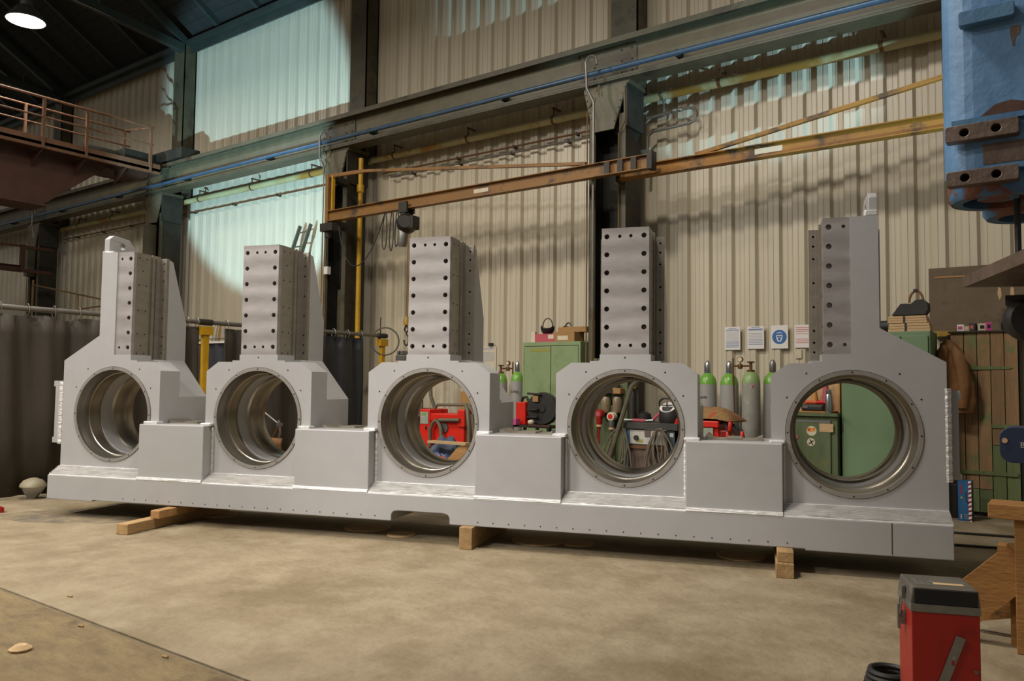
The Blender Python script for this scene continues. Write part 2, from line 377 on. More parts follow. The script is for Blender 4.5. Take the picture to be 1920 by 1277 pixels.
ceiling = struct(empty('ceiling', (0, 10.75, 9.47)))
SL = math.radians(32); cs, sn = math.cos(SL), math.sin(SL)
def rp(x, t, n): return (x, -t*cs - n*sn, t*sn - n*cs)       # point on the roof slope: t up-slope, n below it
board = MB(); 
for a in (0,):
    vs = [rp(0, 0, 0), rp(0, .243, 0), rp(0, .243, -.03), rp(0, 0, -.03)]
    board.add([(-38,)+v[1:] for v in vs] + [(4,)+v[1:] for v in vs], [(3, 2, 1, 0), (4, 5, 6, 7), (0, 1, 5, 4), (1, 2, 6, 5), (2, 3, 7, 6), (3, 0, 4, 7)])
bme = board.mesh('roof_board', M['roof'])
for k in range(62):
    o = bpy.data.objects.new('roof_board', bme); COL.objects.link(o); o.parent = ceiling; o.location = rp(0, k*.25-.1, .0)
bk = MB(); bv = [rp(0, -.3, -.031), rp(0, 15.6, -.031), rp(0, 15.6, -.05), rp(0, -.3, -.05)]
bk.add([(-38,)+v[1:] for v in bv] + [(4,)+v[1:] for v in bv], [(3, 2, 1, 0), (4, 5, 6, 7), (0, 1, 5, 4), (1, 2, 6, 5), (2, 3, 7, 6), (3, 0, 4, 7)])
bk.build('roof_sheet', 'dark_steel', ceiling)
raf = MB().bar(rp(0, -.1, .07), rp(0, 15, .07), .10, .14, (0, sn, cs))
rme = raf.mesh('rafter', M['roof_steel'])
for k in range(22):
    o = bpy.data.objects.new('rafter', rme); COL.objects.link(o); o.parent = ceiling; o.location = (-29.7+1.5*k+.15, 0, 0)
pur = MB().box(-38, 4, -.06, .06, -.16, 0); pme = pur.mesh('purlin', M['roof_steel'])
for t in (.15, 3.4, 6.6, 9.8, 13):
    o = bpy.data.objects.new('purlin', pme); COL.objects.link(o); o.parent = ceiling; o.location = rp(0, t, .15)

COLX = (-23.35, -17.25, -11.1, -5.42)
NAMES = ['steel column at the far left behind the welding curtains', 'steel column left of the tall blue-lit wall bay, behind the first machined post',
         'steel column carrying the jib crane with the chain hoist', 'steel column with many conduits behind the fourth machined post']
for i, cx in enumerate(COLX):
    r = thing('steel_column', 'olive green ' + NAMES[i], 'column', (cx, 10.0, 0), 0, 'columns along the clad wall')
    r['kind'] = 'thing'
    for sx in (-1, 1):
        MB().box(sx*.27-.016, sx*.27+.016, -.28, .18, 0, 5.62).build('flange', 'dark_steel', r)
        MB().box(min(sx*.29, sx*.19), max(sx*.29, sx*.19), -.30, -.28, 0, 5.2).build('edge_angle', 'olive', r)
    MB().box(-.254, .254, .05, .07, 0, 5.6).build('web', 'dark_steel', r)
    MB().box(-.18, .10, -.05, .05, 0, 3.1).build('inner_channel', 'olive', r)
    cap = MB().prism([(-.20, -.62), (.13, -.62), (.33, 0), (-.36, 0)], .03, o=(0, -.35, 5.60)); cp_ = cap.build('capital_plate', 'olive_light', r)
    rv = MB()
    for k in range(6):
        t = k/6
        for sx, a, b in ((-1, -.33, -.18), (1, .30, .11)): rv.lathe([(0, .012), (.012, .008), (.016, 0)], (a+(b-a)*t, -.35, 5.55-.55*t), (0, -1, 0), 6)
    o = rv.build('rivets', 'olive', cp_); o['kind'] = 'stuff'
    MB().box(-.36, .36, -.34, .18, 5.60, 5.66).build('bearing_plate', 'olive', r)
    MB().box(.30, .33, -.33, .18, 5.0, 5.6).build('side_plate', 'dark_steel', r)
    # upper column above the crane girder
    MB().box(-.20, .24, .16, .18, 5.66, 9.30).box(-.20, .24, .44, .46, 5.66, 9.30).box(-.01, .01, .18, .44, 5.66, 9.3).box(.22, .24, .16, .46, 5.66, 9.3).build('upper_column', 'olive', r)
    cd = MB()
    for j, (dx, z1) in enumerate(((-.31, 5.3), (-.21, 5.5), (.20, 4.9))[:3 if i == 3 else 2]):
        cd.tube([(dx, -.33, .4), (dx, -.33, z1), (dx+.12, -.38, z1+.14), (dx+.12, -.40, 5.5)], .011, 6)
    cd.build('conduit', 'conduit', r)
    if i == 2:
        MB().tube([(.32, -.2, 2.3), (.325, -.2, 5.4)], .0, 4) if False else None
        MB().cbox((-.12, -.36, 3.42), (.10, .08, .14)).build('socket_box', 'white', r)
    if i == 0 or i == 1:
        MB().cbox((-.02, -.40, 4.55), (.20, .2, .75)).build('control_box', 'olive', r)

# crane runway girder: one continuous beam on the brackets
g = thing('crane_girder', 'long olive green riveted crane runway girder along the clad wall', 'girder', (0, 9.75, 5.66))
X0, X1 = -38, 2.5
MB().box(X0, X1, -.15, .15, 0, .025).build('bottom_flange', 'olive', g)
MB().box(X0, X1, -.17, .17, .57, .60).build('top_flange', 'olive', g)
MB().box(X0, X1, -.01, .01, .025, .57).build('web_plate', 'olive_light', g)
MB().box(X0, X1, -.155, -.13, .025, .06).box(X0, X1, -.17, -.145, .52, .57).build('flange_angle', 'olive', g)
MB().box(X0, X1, -.03, .03, .60, .65).build('crane_rail', 'dark_steel', g)
for cx in COLX:
    p = MB().box(cx-.45, cx+.45, -.03, -.01, .06, .52).build('splice_plate', 'olive', g)
    rv = MB()
    for a in (-.38, -.22, .22, .38):
        for z in (.13, .29, .45): rv.lathe([(0, .014), (.014, .009), (.018, 0)], (cx+a, -.03, z), (0, -1, 0), 6)
    o = rv.build('rivets', 'dark_steel', p); o['kind'] = 'stuff'
t = tag(MB().tube([(X0, 9.56, 5.80), (X1, 9.56, 5.80)], .035, 10).build('conductor_tube', 'tube_cool_sheen'), 'long conductor tube with cool light painted in as blue-grey, running along the face of the crane girder', 'tube')
for k in range(14):
    MB().box(-.02, .02, 9.55, 9.74, -.045, .045).build('tube_bracket', 'dark_steel', t, loc=(-36.2+2.9*k, 0, 5.80))

def pipe_run(name, m, segs, r, label, cat='pipe', hang=None, group=None):
    o = None
    mb = MB()
    for s_ in segs: mb.tube(s_, r, 12)
    o = tag(mb.build(name, m), label, cat, group)
    return o
# large pipe under the girder, bay by bay
for a, b, lab in ((-17.7, -11.2, 'cream painted pipe under the girder in the blue-lit bay'), (-11.35, -5.55, 'cream and ochre pipe under the girder above the chain hoist'),
                  (-5.35, 1.5, 'cream pipe under the girder right of the conduit-covered column'), (-23.3, -17.4, 'ochre pipe under the girder behind the left lifting eye')):
    p = pipe_run('gas_pipe', 'cream', [[(a, 10.28, 5.55), (b, 10.28, 5.55)]], .062, lab, 'pipe', group='pipes under the girder')
    for k in range(3):
        x = a + (b-a)*(.2+.3*k)
        MB().lathe([(.066, -.02), (.072, -.02), (.072, .02), (.066, .02)], (x, 10.28, 5.55), (1, 0, 0), 12).box(x-.006, x+.006, 10.27, 10.29, 5.61, 5.75).box(x-.02, x+.02, 10.26, 10.47, 5.73, 5.75).build('pipe_clamp', 'copper', p)
for a, b, z, lab in ((-17.6, -11.4, 5.31, 'thin copper pipe low under the girder in the blue-lit bay'), (-10.6, -5.75, 5.30, 'upper thin copper pipe on the wall above the jib crane arm'),
                     (-10.4, -5.95, 5.20, 'lower thin dark pipe on the wall above the jib crane arm'), (-23.2, -17.5, 5.3, 'thin pipe on the wall behind the left lifting eye')):
    mb = MB().tube([(a, 10.4, z), (b-.1, 10.4, z)] + ([(b, 10.4, z), (b+.04, 10.4, z-.05), (b+.05, 10.4, z-.5)] if z == 5.2 else []), .016, 8)
    o = tag(mb.build('thin_pipe', 'copper' if z > 5.25 else 'pipe_grey'), lab, 'pipe', 'thin pipes on the wall')
    for k in range(4): x = a+(b-a)*(k+.5)/4; MB().box(x-.015, x+.015, 10.38, 10.475, z-.025, z+.025).build('pipe_clip', 'dark_steel', o)
# the looped pipe right of the last column
lp = [(-5.1, 10.3, 5.27)] + [(-4.55, 10.3, 5.30)] + [(-4.44+.11*math.sin(a), 10.3, 5.19+.11*math.cos(a)) for a in [PI*k/8 for k in range(9)]] + [(-5.0, 10.3, 5.06), (-5.08, 10.3, 5.0), (-5.1, 10.3, 4.4)]
lo = tag(MB().tube(lp, .022, 8).build('looped_pipe', 'pipe_grey'), 'grey U-shaped pipe loop with a valve on the wall right of a column', 'pipe')
MB().lathe([(.022, -.1), (.035, -.08), (.035, -.02), (.022, 0), (.03, .02), (.03, .06), (.022, .07)], (-4.62, 10.3, 5.30), (1, 0, 0), 10).build('valve', 'galv', lo)
MB().tube([(-4.83, 10.3, 5.6), (-4.83, 10.3, 5.25)], .012, 6).lathe([(.07, -.012), (.078, -.012), (.078, .012), (.07, .012)], (-4.83, 10.28, 5.55), (1, 0, 0), 12).build('hanger', 'galv', lo)
# cane-shaped vent pipes in front of the girder
for (x, y0, lab, zb) in ((-5.58, 9.36, 'tall grey cane-shaped pipe in front of the girder at the conduit-covered column', 2.4), (-11.35, 9.5, 'short grey cane-shaped pipe hooked over the girder at the hoist column', 5.2), (-23.1, 9.5, 'short grey cane-shaped pipe at the far left column', 5.2)):
    P = [(x+.13, y0, zb), (x+.13, y0, 5.3), (x+.02, y0, 5.52)] + [(x+.09-.09*math.cos(a), y0, 5.88+.09*math.sin(a)) for a in [PI*k/8 for k in range(9)]] + [(x+.18, y0, 5.83)]
    tag(MB().tube(P, .02, 8).build('cane_pipe', 'pipe_grey'), lab, 'pipe', 'cane-shaped pipes')
# yellow riser beside the hoist column
yr = tag(MB().tube([(-10.72, 9.95, .02), (-10.72, 9.95, 5.5)], .045, 12).build('yellow_riser', 'yellow'), 'yellow vertical gas pipe on the right side of the hoist column', 'pipe')
for za, zb_, ra in ((4.45, 4.58, .06), (4.85, 5.02, .066)): MB().lathe([(.045, za), (ra, za+.02), (ra, zb_-.02), (.045, zb_)], (-10.72, 9.95, 0), (0, 0, 1), 12).build('fitting', 'yellow', yr)
MB().cbox((-10.45, 9.9, 4.52), (.4, .06, .14), Matrix.Rotation(.15, 3, 'Y')).build('bracket', 'jib', yr)

# roof trusses: bottom chord, strut, gusset
for x, lab in ((-17.1, 'dark riveted roof truss resting on the column left of the blue-lit bay'), (-23.2, 'dark roof truss at the far left in shadow')):
    r = thing('roof_truss', lab, 'truss', (x, 10.2, 9.2), 0, 'roof trusses')
    MB().bar((0, 0, .02), (0, -12, 1.1), .16, .18).build('bottom_chord', 'roof_steel', r)
    MB().bar((0, .1, .12), (0, -12, .12+12*math.tan(SL)), .14, .18).build('top_chord', 'roof_steel', r)
    for a, b in ((1.9, 2.6), (4.6, 3.4), (4.9, 6.4), (8, 7.2)):
        MB().bar((0, -a, a*.09), (0, -b, b*math.tan(SL)), .08, .08).build('strut', 'roof_steel', r)
    MB().prism([(0, -.1), (-1.0, .1), (-1.0, .45), (-.2, .2), (.05, .1)], .02, o=(-.08, 0, 0), u=(0, 1, 0), v=(0, 0, 1), wv=(1, 0, 0)).build('gusset', 'roof_steel', r)
    MB().tube([(.06, 0, 0), (.06, -6, .35)], .02, 6).build('conduit', 'galv', r)

# high-bay lamp
hb = thing('high_bay_lamp', 'round white high-bay lamp glowing under the dark roof', 'lamp', (-16.68, 6.59, 8.39))
MB().lathe([(.06, .42), (.10, .42), (.12, .30), (.18, .26), (.34, .04), (.36, 0), (.34, 0), (.17, .24), (.05, .26)], n=28).build('reflector', 'galv', hb)
MB().lathe([(0, .0), (.33, .0), (.33, .02), (0, .02)], n=28, flip=True).build('glowing_lens', 'lamp_glow', hb)
MB().box(-.14, .14, -.12, .12, .40, .62).build('ballast_box', 'dark_steel', hb)
MB().tube([(0, 0, .6), (0, 0, 2.55)], .02, 6).build('hanger', 'dark_steel', hb)

# overhead travelling crane (bridge) at upper left
b = thing('bridge_crane', 'rust brown overhead travelling crane bridge with a railed walkway', 'crane', (-16.4, 9.75, 6.31))
by = -9.5
MB().prism([(-.15, -.12), (-1.1, -.18), (-2.6, -1.42), (by, -1.42), (by, -.35), (-.15, -.35+.3)], .06, o=(-.55, 0, 0), u=(0, 1, 0), wv=(1, 0, 0)).build('girder_plate', 'rust', b)
MB().prism([(-.15, -.12), (-1.1, -.18), (-2.6, -1.42), (by, -1.42), (by, -.35), (-.15, -.05)], .06, o=(-1.15, 0, 0), u=(0, 1, 0), wv=(1, 0, 0)).build('girder_plate', 'rust', b)
MB().box(-1.2, -.45, by, -2.55, -1.46, -1.42).build('lower_flange', 'rust', b)
MB().box(-1.2, -.4, by, -.5, -.42, -.36).build('upper_flange', 'rust', b)
MB().box(-1.5, 0, by, -.45, -.36, -.30).build('walkway_deck', 'rust', b)
MB().box(-.03, 0, by, -.45, -.42, -.20).build('toe_board', 'rust_rail', b)
for y in (-2.04, -1.2, -2.87, -3.7, -5.2):
    MB().prism([(0, 0), (-.5, 0), (-.5, -.3)], .02, o=(0, y, -.42), u=(1, 0, 0), wv=(0, 1, 0)).build('deck_bracket', 'rust', b)
for y in (-.68, -2.04, -2.87, -4.4, -6.0, -7.6): MB().box(-.03, .03, y-.025, y+.025, -.42, .58).build('handrail_post', 'rust_rail', b)
for y in (-.75, -2.8, -4.8, -6.8): MB().box(-1.03, -.97, y-.02, y+.02, -.30, .68).build('handrail_post', 'rust_rail', b)
hr = MB()
for x, z, rr in ((0, .58, .028), (0, .20, .02), (-1, .68, .022), (-1, .34, .018), (-1, .02, .018)): hr.tube([(x, by, z), (x, -.62, z)], rr, 8)
hr.tube([(0, -.68, .57), (-1, -.75, .67)], .02, 8)
hr.build('handrail', 'rust_rail', b)
MB().box(-2.4, .4, -.2, .25, -.02, .22).build('end_carriage', 'dark_steel', b)
for x in (-2.0, .1): MB().cyl((x, -.09, .17), (x, .09, .17), .12, n=16).build('wheel', 'dark_steel', b)
MB().box(-.6, -.1, -1.2, -.35, -.30, .02).cyl((-.35, -2.0, -.16), (-.35, -1.25, -.16), .14, n=14).build('drive_motor', 'dark_steel', b)

#@@MACHINE
# ------------------------------------------------------------------ the grey machine frame (local x along it, y away from the camera, z up from the bore axis)
MROT = YAW - .302
ORI = Vector((-8.030, 4.099, EYE-.3521))
mach = thing('machine_frame', 'long silver-grey painted machine frame with five posts and five round bores', 'machine frame', (ORI.x, ORI.y, ORI.z-.85), MROT)
ZO = .85       # bore axis above the root
R0 = .469
def up(o):     # parts are drawn about the bore axis
    o.location.z += ZO; return o
XS = [.041, 1.75, 3.5, 5.25, 6.971]
def mid_outline():
    return [(-.581, -.62), (.581, -.62), (.581, .442), (.4485, .533), (.29, .533), (.29, .547), (.21, .547), (.21, .602), (-.21, .602), (-.21, .547), (-.29, .547), (-.29, .533), (-.4485, .533), (-.581, .442)]
def end_outline(s):
    P = [(-.638, -.62), (.581, -.62), (.581, .442), (.4485, .533), (.29, .533), (.29, .547), (.21, .547), (.21, .602), (.0, .602), (.0, 1.653), (-.194, 1.653), (-.194, .799), (-.638, .543)]
    return P if s > 0 else [(-x, z) for x, z in reversed(P)]
RINGH = [2*PI*k/12 for k in range(12)]
# base beam with the arched notch
bo = [(-.608, -.862), (-.03, -.862), (-.03, -.85), (3.235, -.85)]
bo += [(3.235+.05-.05*math.cos(a), -.81+.05*math.sin(a)) for a in [PI/2*k/5 for k in range(6)]]
bo += [(3.78-.05+.05*math.sin(a), -.81+.05*math.cos(a)) for a in [PI/2*k/5 for k in range(6)]]
bo += [(3.78, -.85), (6.62, -.85), (6.62, -.862), (7.609, -.862), (7.609, -.621), (-.608, -.621)]
base = up(MB().prism(bo, .90, o=(0, -.138, 0)).build('base_beam', 'paint', mach, bevel=.006))
dm = MB()
for x in [.35+.1365*k for k in range(46)]:
    if 3.1 < x < 3.9: continue
    dm.lathe([(0, .0015), (.0055, .0015), (.0055, 0)], (x, -.138, -.815), (0, -1, 0), 8)
o = up(dm.build('screw_hole_disc', 'hole', mach)); o['kind'] = 'stuff'
up(MB().box(7.205, 7.212, -.1395, -.137, -.85, -.625).build('seam', 'joint', mach))
up(MB().box(2.2, 5, .3, .32, -.84, -.70).build('inner_rib', 'paint', mach))

plate_holes_mid = [(sx*.154, z, .0215) for sx in (-1, 1) for z in [.676+.907*k/6 for k in range(7)]] + [(sx*.046, z, .014) for sx in (-1, 1) for z in (.676, 1.583)]
for i, X in enumerate(XS):
    end = 1 if i == 0 else (-1 if i == 4 else 0)
    # painted bearing housing
    ol = mid_outline() if not end else end_outline(end)
    hs = up(MB().prism([(x+X, z) for x, z in ol], .28, [circ(X, 0, R0+.014, 72)]).build('bearing_housing', 'paint', mach))
    rear = [(-.581, -.62), (.581, -.62), (.581, .18), (.275, .56), (-.275, .56), (-.581, .18)]
    if end: rear = [(-.638*end, -.62), (.581*end, -.62), (.581*end, .18), (.275*end, .56), (-.30*end, .56), (-.638*end, .18)]
    if end < 0: rear.reverse()
    up(MB().prism([(x+X, z) for x, z in rear], .42, [circ(X, 0, .415, 56)], o=(0, .28, 0)).build('rear_housing', 'paint', mach))
    # turned bore sleeve with its steps and retaining ring
    prof = [(R0+.014, .02), (R0+.012, -.001), (R0-.022, -.001), (R0-.024, .03), (.428, .06), (.428, .13), (.420, .135), (.420, .225), (.426, .23), (.426, .30), (.416, .305), (.416, .42), (.398, .44), (.398, .54), (.385, .56), (.385, .66), (.40, .71), (.43, .712)]
    sl = up(MB().lathe(prof, (X, 0, 0), (0, 1, 0), 72, flip=True).build('bore_sleeve', 'bore', mach))
    MB().lathe([(R0+.010, -.002), (R0+.010, -.007), (R0-.020, -.007), (R0-.022, .0)], (X, 0, 0), (0, 1, 0), 72, flip=True).build('retaining_ring', 'ring', sl)
    rh = MB()
    for a in RINGH: rh.lathe([(0, .0015), (.0065, .0015), (.0065, 0)], (X+(R0-.004)*math.cos(a), -.007, (R0-.004)*math.sin(a)), (0, -1, 0), 8)
    o = rh.build('ring_screw', 'hole', sl); o['kind'] = 'stuff'
    MB().cbox((X-.02, .30, .417), (.10, .05, .012)).build('oil_port', 'hole', sl)
    ph = MB()
    for a, rr in ((.95, .56), (2.19, .56), (2.62, .54), (.52, .54)): ph.lathe([(0, .0015), (.007, .0015), (.007, 0)], (X+rr*math.cos(a), 0, rr*math.sin(a)), (0, -1, 0), 8)
    if not end: ph.lathe([(0, .0015), (.007, .0015), (.007, 0)], (X, 0, .575), (0, -1, 0), 8)
    o = up(ph.build('tapped_hole_disc', 'hole', mach)); o['kind'] = 'stuff'
    # machined column
    if not end:
        fo = [(-.1965, .602), (.1965, .602), (.1965, 1.653), (-.1965, 1.653)]
        hl = [circ(x, z, r_, 14) for x, z, r_ in plate_holes_mid]; lo_, hi_ = -.1965, .1965
    else:
        fo = [(.0, .602), (.1965, .602), (.1965, 1.653), (.0, 1.653)]
        hl = [circ(.154, .676+.907*k/6, .0215, 14) for k in range(7)] + [circ(.048, z, .014, 12) for z in (.676, 1.583)]
        lo_, hi_ = 0, .1965
        if end < 0:
            fo = [(-x, z) for x, z in reversed(fo)]; hl = [[(-x, z) for x, z in reversed(h)] for h in hl]; lo_, hi_ = -.1965, 0
    yy = 0 if not end else .012
    cp_ = up(MB().prism([(x+X, z) for x, z in fo], .05-yy, [[(x+X, z) for x, z in h] for h in hl], o=(0, yy, 0)).build('column_face', 'milled', mach))
    o = MB().box(X+lo_+.003, X+hi_-.003, .05, .052, .62, 1.64).build('hole_bottom', 'hole', cp_)
    # column core: a horizontal section swept up, with guide grooves on the sides
    a, c = .1965, [(.05, 0), (.235, 0), (.235, -.012), (.262, -.012), (.262, .010), (.30, .010), (.30, -.022), (.33, -.022), (.33, 0), (.385, 0)]
    right = [(a+dx, y) for y, dx in c]; left = [(-a-dx, y) for y, dx in reversed(c)]
    sec = left[:] + right[:]
    sec = [(x+X, y) for x, y in ([(p[0], p[1]) for p in right] + [(p[0], p[1]) for p in left])]
    up(MB().prism(sec, 1.653-.52, o=(0, 0, .52), u=(1, 0, 0), v=(0, 1, 0), wv=(0, 0, 1)).build('column_core', 'milled_side', mach))
    if end:
        up(MB().box(min(X, X-end*.194), max(X, X-end*.194), .27, .385, .55, 1.653).build('column_cheek', 'paint', mach))
    # dark discs for the side screw holes, flange with its row of holes, gusset
    sh = MB()
    for sx in (-1, 1):
        for z, yv in [(1.60, .09), (1.60, .19), (1.47, .14), (1.32, .09), (1.32, .19), (1.06, .09), (1.06, .19), (.82, .09), (.82, .19), (.70, .14), (.62, .09), (.62, .19)]:
            sh.lathe([(0, .0015), (.008, .0015), (.008, 0)], (X+sx*a, yv, z), (sx, 0, 0), 8)
    o = up(sh.build('side_hole_disc', 'hole', mach)); o['kind'] = 'stuff'
    zs = [.62, .70, .80, 1.0, 1.22, 1.40, 1.52, 1.60]
    zs = [.632, .71, .807, 1.0, 1.197, 1.395, 1.497, 1.577]
    fx = .277
    fo = [(-fx, .545), (fx, .545), (fx, 1.635), (-fx, 1.635)]
    hl = [circ(sx*.242, z, .0095, 10) for sx in (-1, 1) for z in zs]
    if end: 
        lo2 = (-.20, fx) if end > 0 else (-fx, .20)
        fo = [(lo2[0], .545), (lo2[1], .545), (lo2[1], 1.635), (lo2[0], 1.635)]; hl = [circ(end*.242, z, .0095, 10) for z in zs]
    fp = up(MB().prism([(x+X, z) for x, z in fo], .04, [[(x+X, z) for x, z in h] for h in hl], o=(0, .385, 0)).build('column_flange', 'milled_side', mach))
    MB().box(X-.26 if end <= 0 else X+.1, X+.26 if end >= 0 else X-.1, .425, .427, .57, 1.62).build('hole_bottom', 'hole', fp)
    gx0, gx1 = -.262, .262
    up(MB().prism([(.427, .53), (.73, .53), (.73, .977), (.50, 1.615), (.427, 1.63)], gx1-gx0, o=(X+gx0, 0, 0), u=(0, 1, 0), v=(0, 0, 1), wv=(1, 0, 0)).build('gusset', 'paint', mach, bevel=.006))
    # weld along the foot of the housing: ridged wedge from plate to base
    wp = [(0, -.62), (0, -.535)]; n = 7
    for k in range(n):
        t0, t1 = k/n, (k+.5)/n
        wp.append((-.118*t0-.004, -.540-.075*t0)); wp.append((-.118*t1-.018, -.530-.075*t1))
    wp += [(-.128, -.614), (-.134, -.62)]
    xa, xb = (X-.581, X+.498) if i == 0 else ((X-.50, X+.498) if i < 4 else (X-.50, X+.638))
    if i == 0: xa = X-.638
    up(MB().prism(wp[::-1], xb-xa, o=(xa, 0, 0), u=(0, 1, 0), v=(0, 0, 1), wv=(1, 0, 0)).build('foot_weld', 'weld', mach))
# filler boxes between the housings
for i in range(4):
    a, c = 1.75*i+.497, 1.75*i+1.249
    if i == 3: c = XS[4]-.505
    up(MB().box(a, c, -.121, .52, -.62, -.082).build('filler_box', 'paint', mach, bevel=.007))
    wb = MB()
    for x in (a, c): wb.tube([(x+(-.012 if x == a else .012), -.002, -.60), (x+(-.012 if x == a else .012), -.002, -.1)], .014, 8)
    wb.tube([(a, -.125, -.606), (c, -.125, -.606)], .014, 8).tube([(a, -.132, -.616), (c, -.132, -.616)], .010, 8)
    up(wb.build('weld_bead', 'weld', mach))
    for x0, x1 in ((a-.02, XS[i]+.60), (XS[i+1]-.60, c+.02)): up(MB().box(x0, x1, -.05, .05, -.09, -.058).build('weld_pad', 'weld', mach, bevel=.01))
    st = MB().prism([(a+.14, -.082), (c-.14, -.082), (c-.14, -.045), (c-.20, -.075), (a+.20, -.075), (a+.14, -.045)], .3, o=(0, .12, 0))
    st.box(a+.30, c-.30, .16, .40, -.074, -.062)
    up(st.build('machined_seat', 'milled_side', mach))
# lifting lugs and end brackets
def lug(x0, yz):
    o = MB().prism(yz, .062, [circ(.20, 1.745, .035, 20)], o=(x0, 0, 0), u=(0, 1, 0), v=(0, 0, 1), wv=(1, 0, 0))
    return up(o.build('lifting_lug', 'paint', mach, bevel=.004))
yz = [(.02, 1.653), (.38, 1.653), (.38, 1.74), (.29, 1.83), (.08, 1.845), (.02, 1.80)]
lug(XS[0]-.194, yz); lug(XS[4]+.132, yz)
up(MB().box(XS[0]-.194, XS[0]-.06, .0, .07, 1.65, 1.668).build('lug_weld', 'weld', mach))
up(MB().box(XS[4]+.10, XS[4]+.194, .0, .07, 1.65, 1.70).build('lug_weld', 'weld', mach, bevel=.01))
up(MB().prism([(-.775, -.315), (-.60, -.315), (-.60, .33), (-.775, .33), (-.775, .27), (-.755, .27), (-.755, -.255), (-.775, -.255)], .30, o=(0, .05, 0)).build('end_bracket', 'paint', mach, bevel=.006))
up(MB().tube([(-.632+.005*math.sin(k*2.3)*.4, .03, -.32+.65*k/24) for k in range(25)], .035, 8).build('bracket_weld', 'weld', mach))
xb = XS[4]+.638
up(MB().prism([(xb-.02, -.315), (xb+.10, -.315), (xb+.10, -.27), (xb+.085, -.27), (xb+.085, .27), (xb+.10, .27), (xb+.10, .335), (xb-.02, .335)], .30, o=(0, .05, 0)).build('end_bracket', 'paint', mach, bevel=.006))
up(MB().tube([(xb+.005*math.sin(k*2.3)*.4, .03, -.33+.68*k/24) for k in range(25)], .036, 8).build('bracket_weld', 'weld', mach))

# timbers that carry the frame
def mw(x, y, z):
    c, s = math.cos(MROT), math.sin(MROT); return Vector((ORI.x+x*c-y*s, ORI.y+x*s+y*c, ORI.z+z))
def timber(x, y0, y1, wd, z0, z1, rz, label, m='timber'):
    p = mw(x, y0, 0)
    o = MB().box(-wd/2, wd/2, 0, y1-y0, 0, z1-z0).build('timber_block', m, None, (p.x, p.y, z0), bevel=.006); o.rotation_euler = (0, 0, MROT+rz)
    return tag(o, label, 'timber', 'timbers under the machine frame')
timber(.86, -.68, .75, .125, 0, .095, .0, 'long weathered timber lying on the floor under the left end of the frame')
timber(.93, -.36, .75, .10, .095, .1705, .0, 'orange-brown timber lying on top of the long left timber', 'timber_new')
timber(3.955, -.21, .75, .115, 0, .1825, 0, 'single squared timber block under the middle of the frame')
timber(6.47, -.34, .75, .125, 0, .105, 0, 'lower stained timber of the pair under the right end of the frame')
timber(6.475, -.30, .75, .115, .105, .1825, 0, 'upper pale timber of the pair under the right end of the frame')
#@@THINGS
def R(px0, py0, px1, py1, y):
    """the upright rectangle at depth y that the picture shows between two corners: x0, x1, z0, z1"""
    ym, xm = (py0+py1)/2, (px0+px1)/2
    return at(px0, ym, y).x, at(px1, ym, y).x, at(xm, py1, y).z, at(xm, py0, y).z
# ------------------------------------------------------------------ jib cranes and the chain hoist
def ibeam(mb, p0, p1, h, wd, tf=.012, tw=.01):
    p0, p1 = Vector(p0), Vector(p1); k = Vector((0, 0, h/2-tf/2))
    mb.bar(p0+k, p1+k, wd, tf); mb.bar(p0-k, p1-k, wd, tf); mb.bar(p0, p1, tw, h-2*tf); return mb
j = thing('jib_crane', 'worn orange wall jib crane arm that carries the chain hoist', 'jib crane', (-10.83, 9.3, 4.2))
ibeam(MB(), (.03, 0, .11), (6.3, 0, .11), .19, .12).build('arm', 'jib_red', j)
MB().box(-.05, .03, -.04, .04, -.02, .86).build('post', 'jib_red', j)
MB().box(.10, .13, -.03, .03, .20, .84).build('inner_post', 'yellow', j)
MB().bar((-.05, 0, .84), (.9, 0, .80), .05, .06).bar((.9, 0, .80), (5.3, 0, .235), .05, .045).build('tie_bar', 'jib_red', j)
for z in (.80, .0): MB().box(-.09, .09, .0, .40, z-.05, z+.05).build('hinge_bracket', 'dark_steel', j)
MB().box(-.10, .22, -.1, .1, -.16, -.02).cyl((0, 0, -.26), (0, 0, -.16), .06, n=12).build('pivot_bearing', 'dark_steel', j)
MB().box(6.26, 6.33, -.075, .075, 0, .24).build('end_stop', 'dark_steel', j)
for k in range(3): MB().box(5.62+.2*k, 5.70+.2*k, -.062, -.058, .03, .19).build('warning_stripe', 'dark_steel', j)
MB().box(3.32, 3.60, -.0095, -.006, .08, .14).build('maker_plate', 'offwhite', j)
j2 = thing('jib_crane', 'ochre wall jib crane arm with a diagonal tie bar on the right', 'jib crane', (.35, 9.6, 4.2))
ibeam(MB(), (-5.52, 0, .09), (0, 0, .09), .17, .13).build('arm', 'jib', j2)
MB().bar((-4.4, 0, .19), (0, 0, .80), .05, .05).build('tie_bar', 'jib', j2)
MB().box(-.04, .06, -.05, .05, -.1, .9).box(-.04, .06, .05, .86, .0, .1).box(-.04, .06, .05, .86, .7, .8).build('post', 'jib', j2)
MB().box(-5.53, -5.5, -.09, .09, -.02, .2).build('end_stop', 'dark_steel', j2)
MB().box(-3.62, -3.28, -.012, -.006, .06, .13).build('maker_plate', 'offwhite', j2)
j3 = thing('jib_crane', 'small rust brown jib crane at the far left edge above the curtains', 'jib crane', (-22.35, 9.0, 4.15))
ibeam(MB(), (0, 0, .08), (.0, -3.4, .08), .17, .12).build('arm', 'rust', j3)
MB().box(-.05, .05, -.05, .05, .0, .72).box(-.05, .05, .05, .72, .0, .08).box(-.05, .05, .05, .72, .62, .7).build('post', 'rust', j3)
MB().bar((0, 0, .68), (0, -3.2, .56), .05, .05).build('tie_bar', 'rust', j3)
cb = MB()
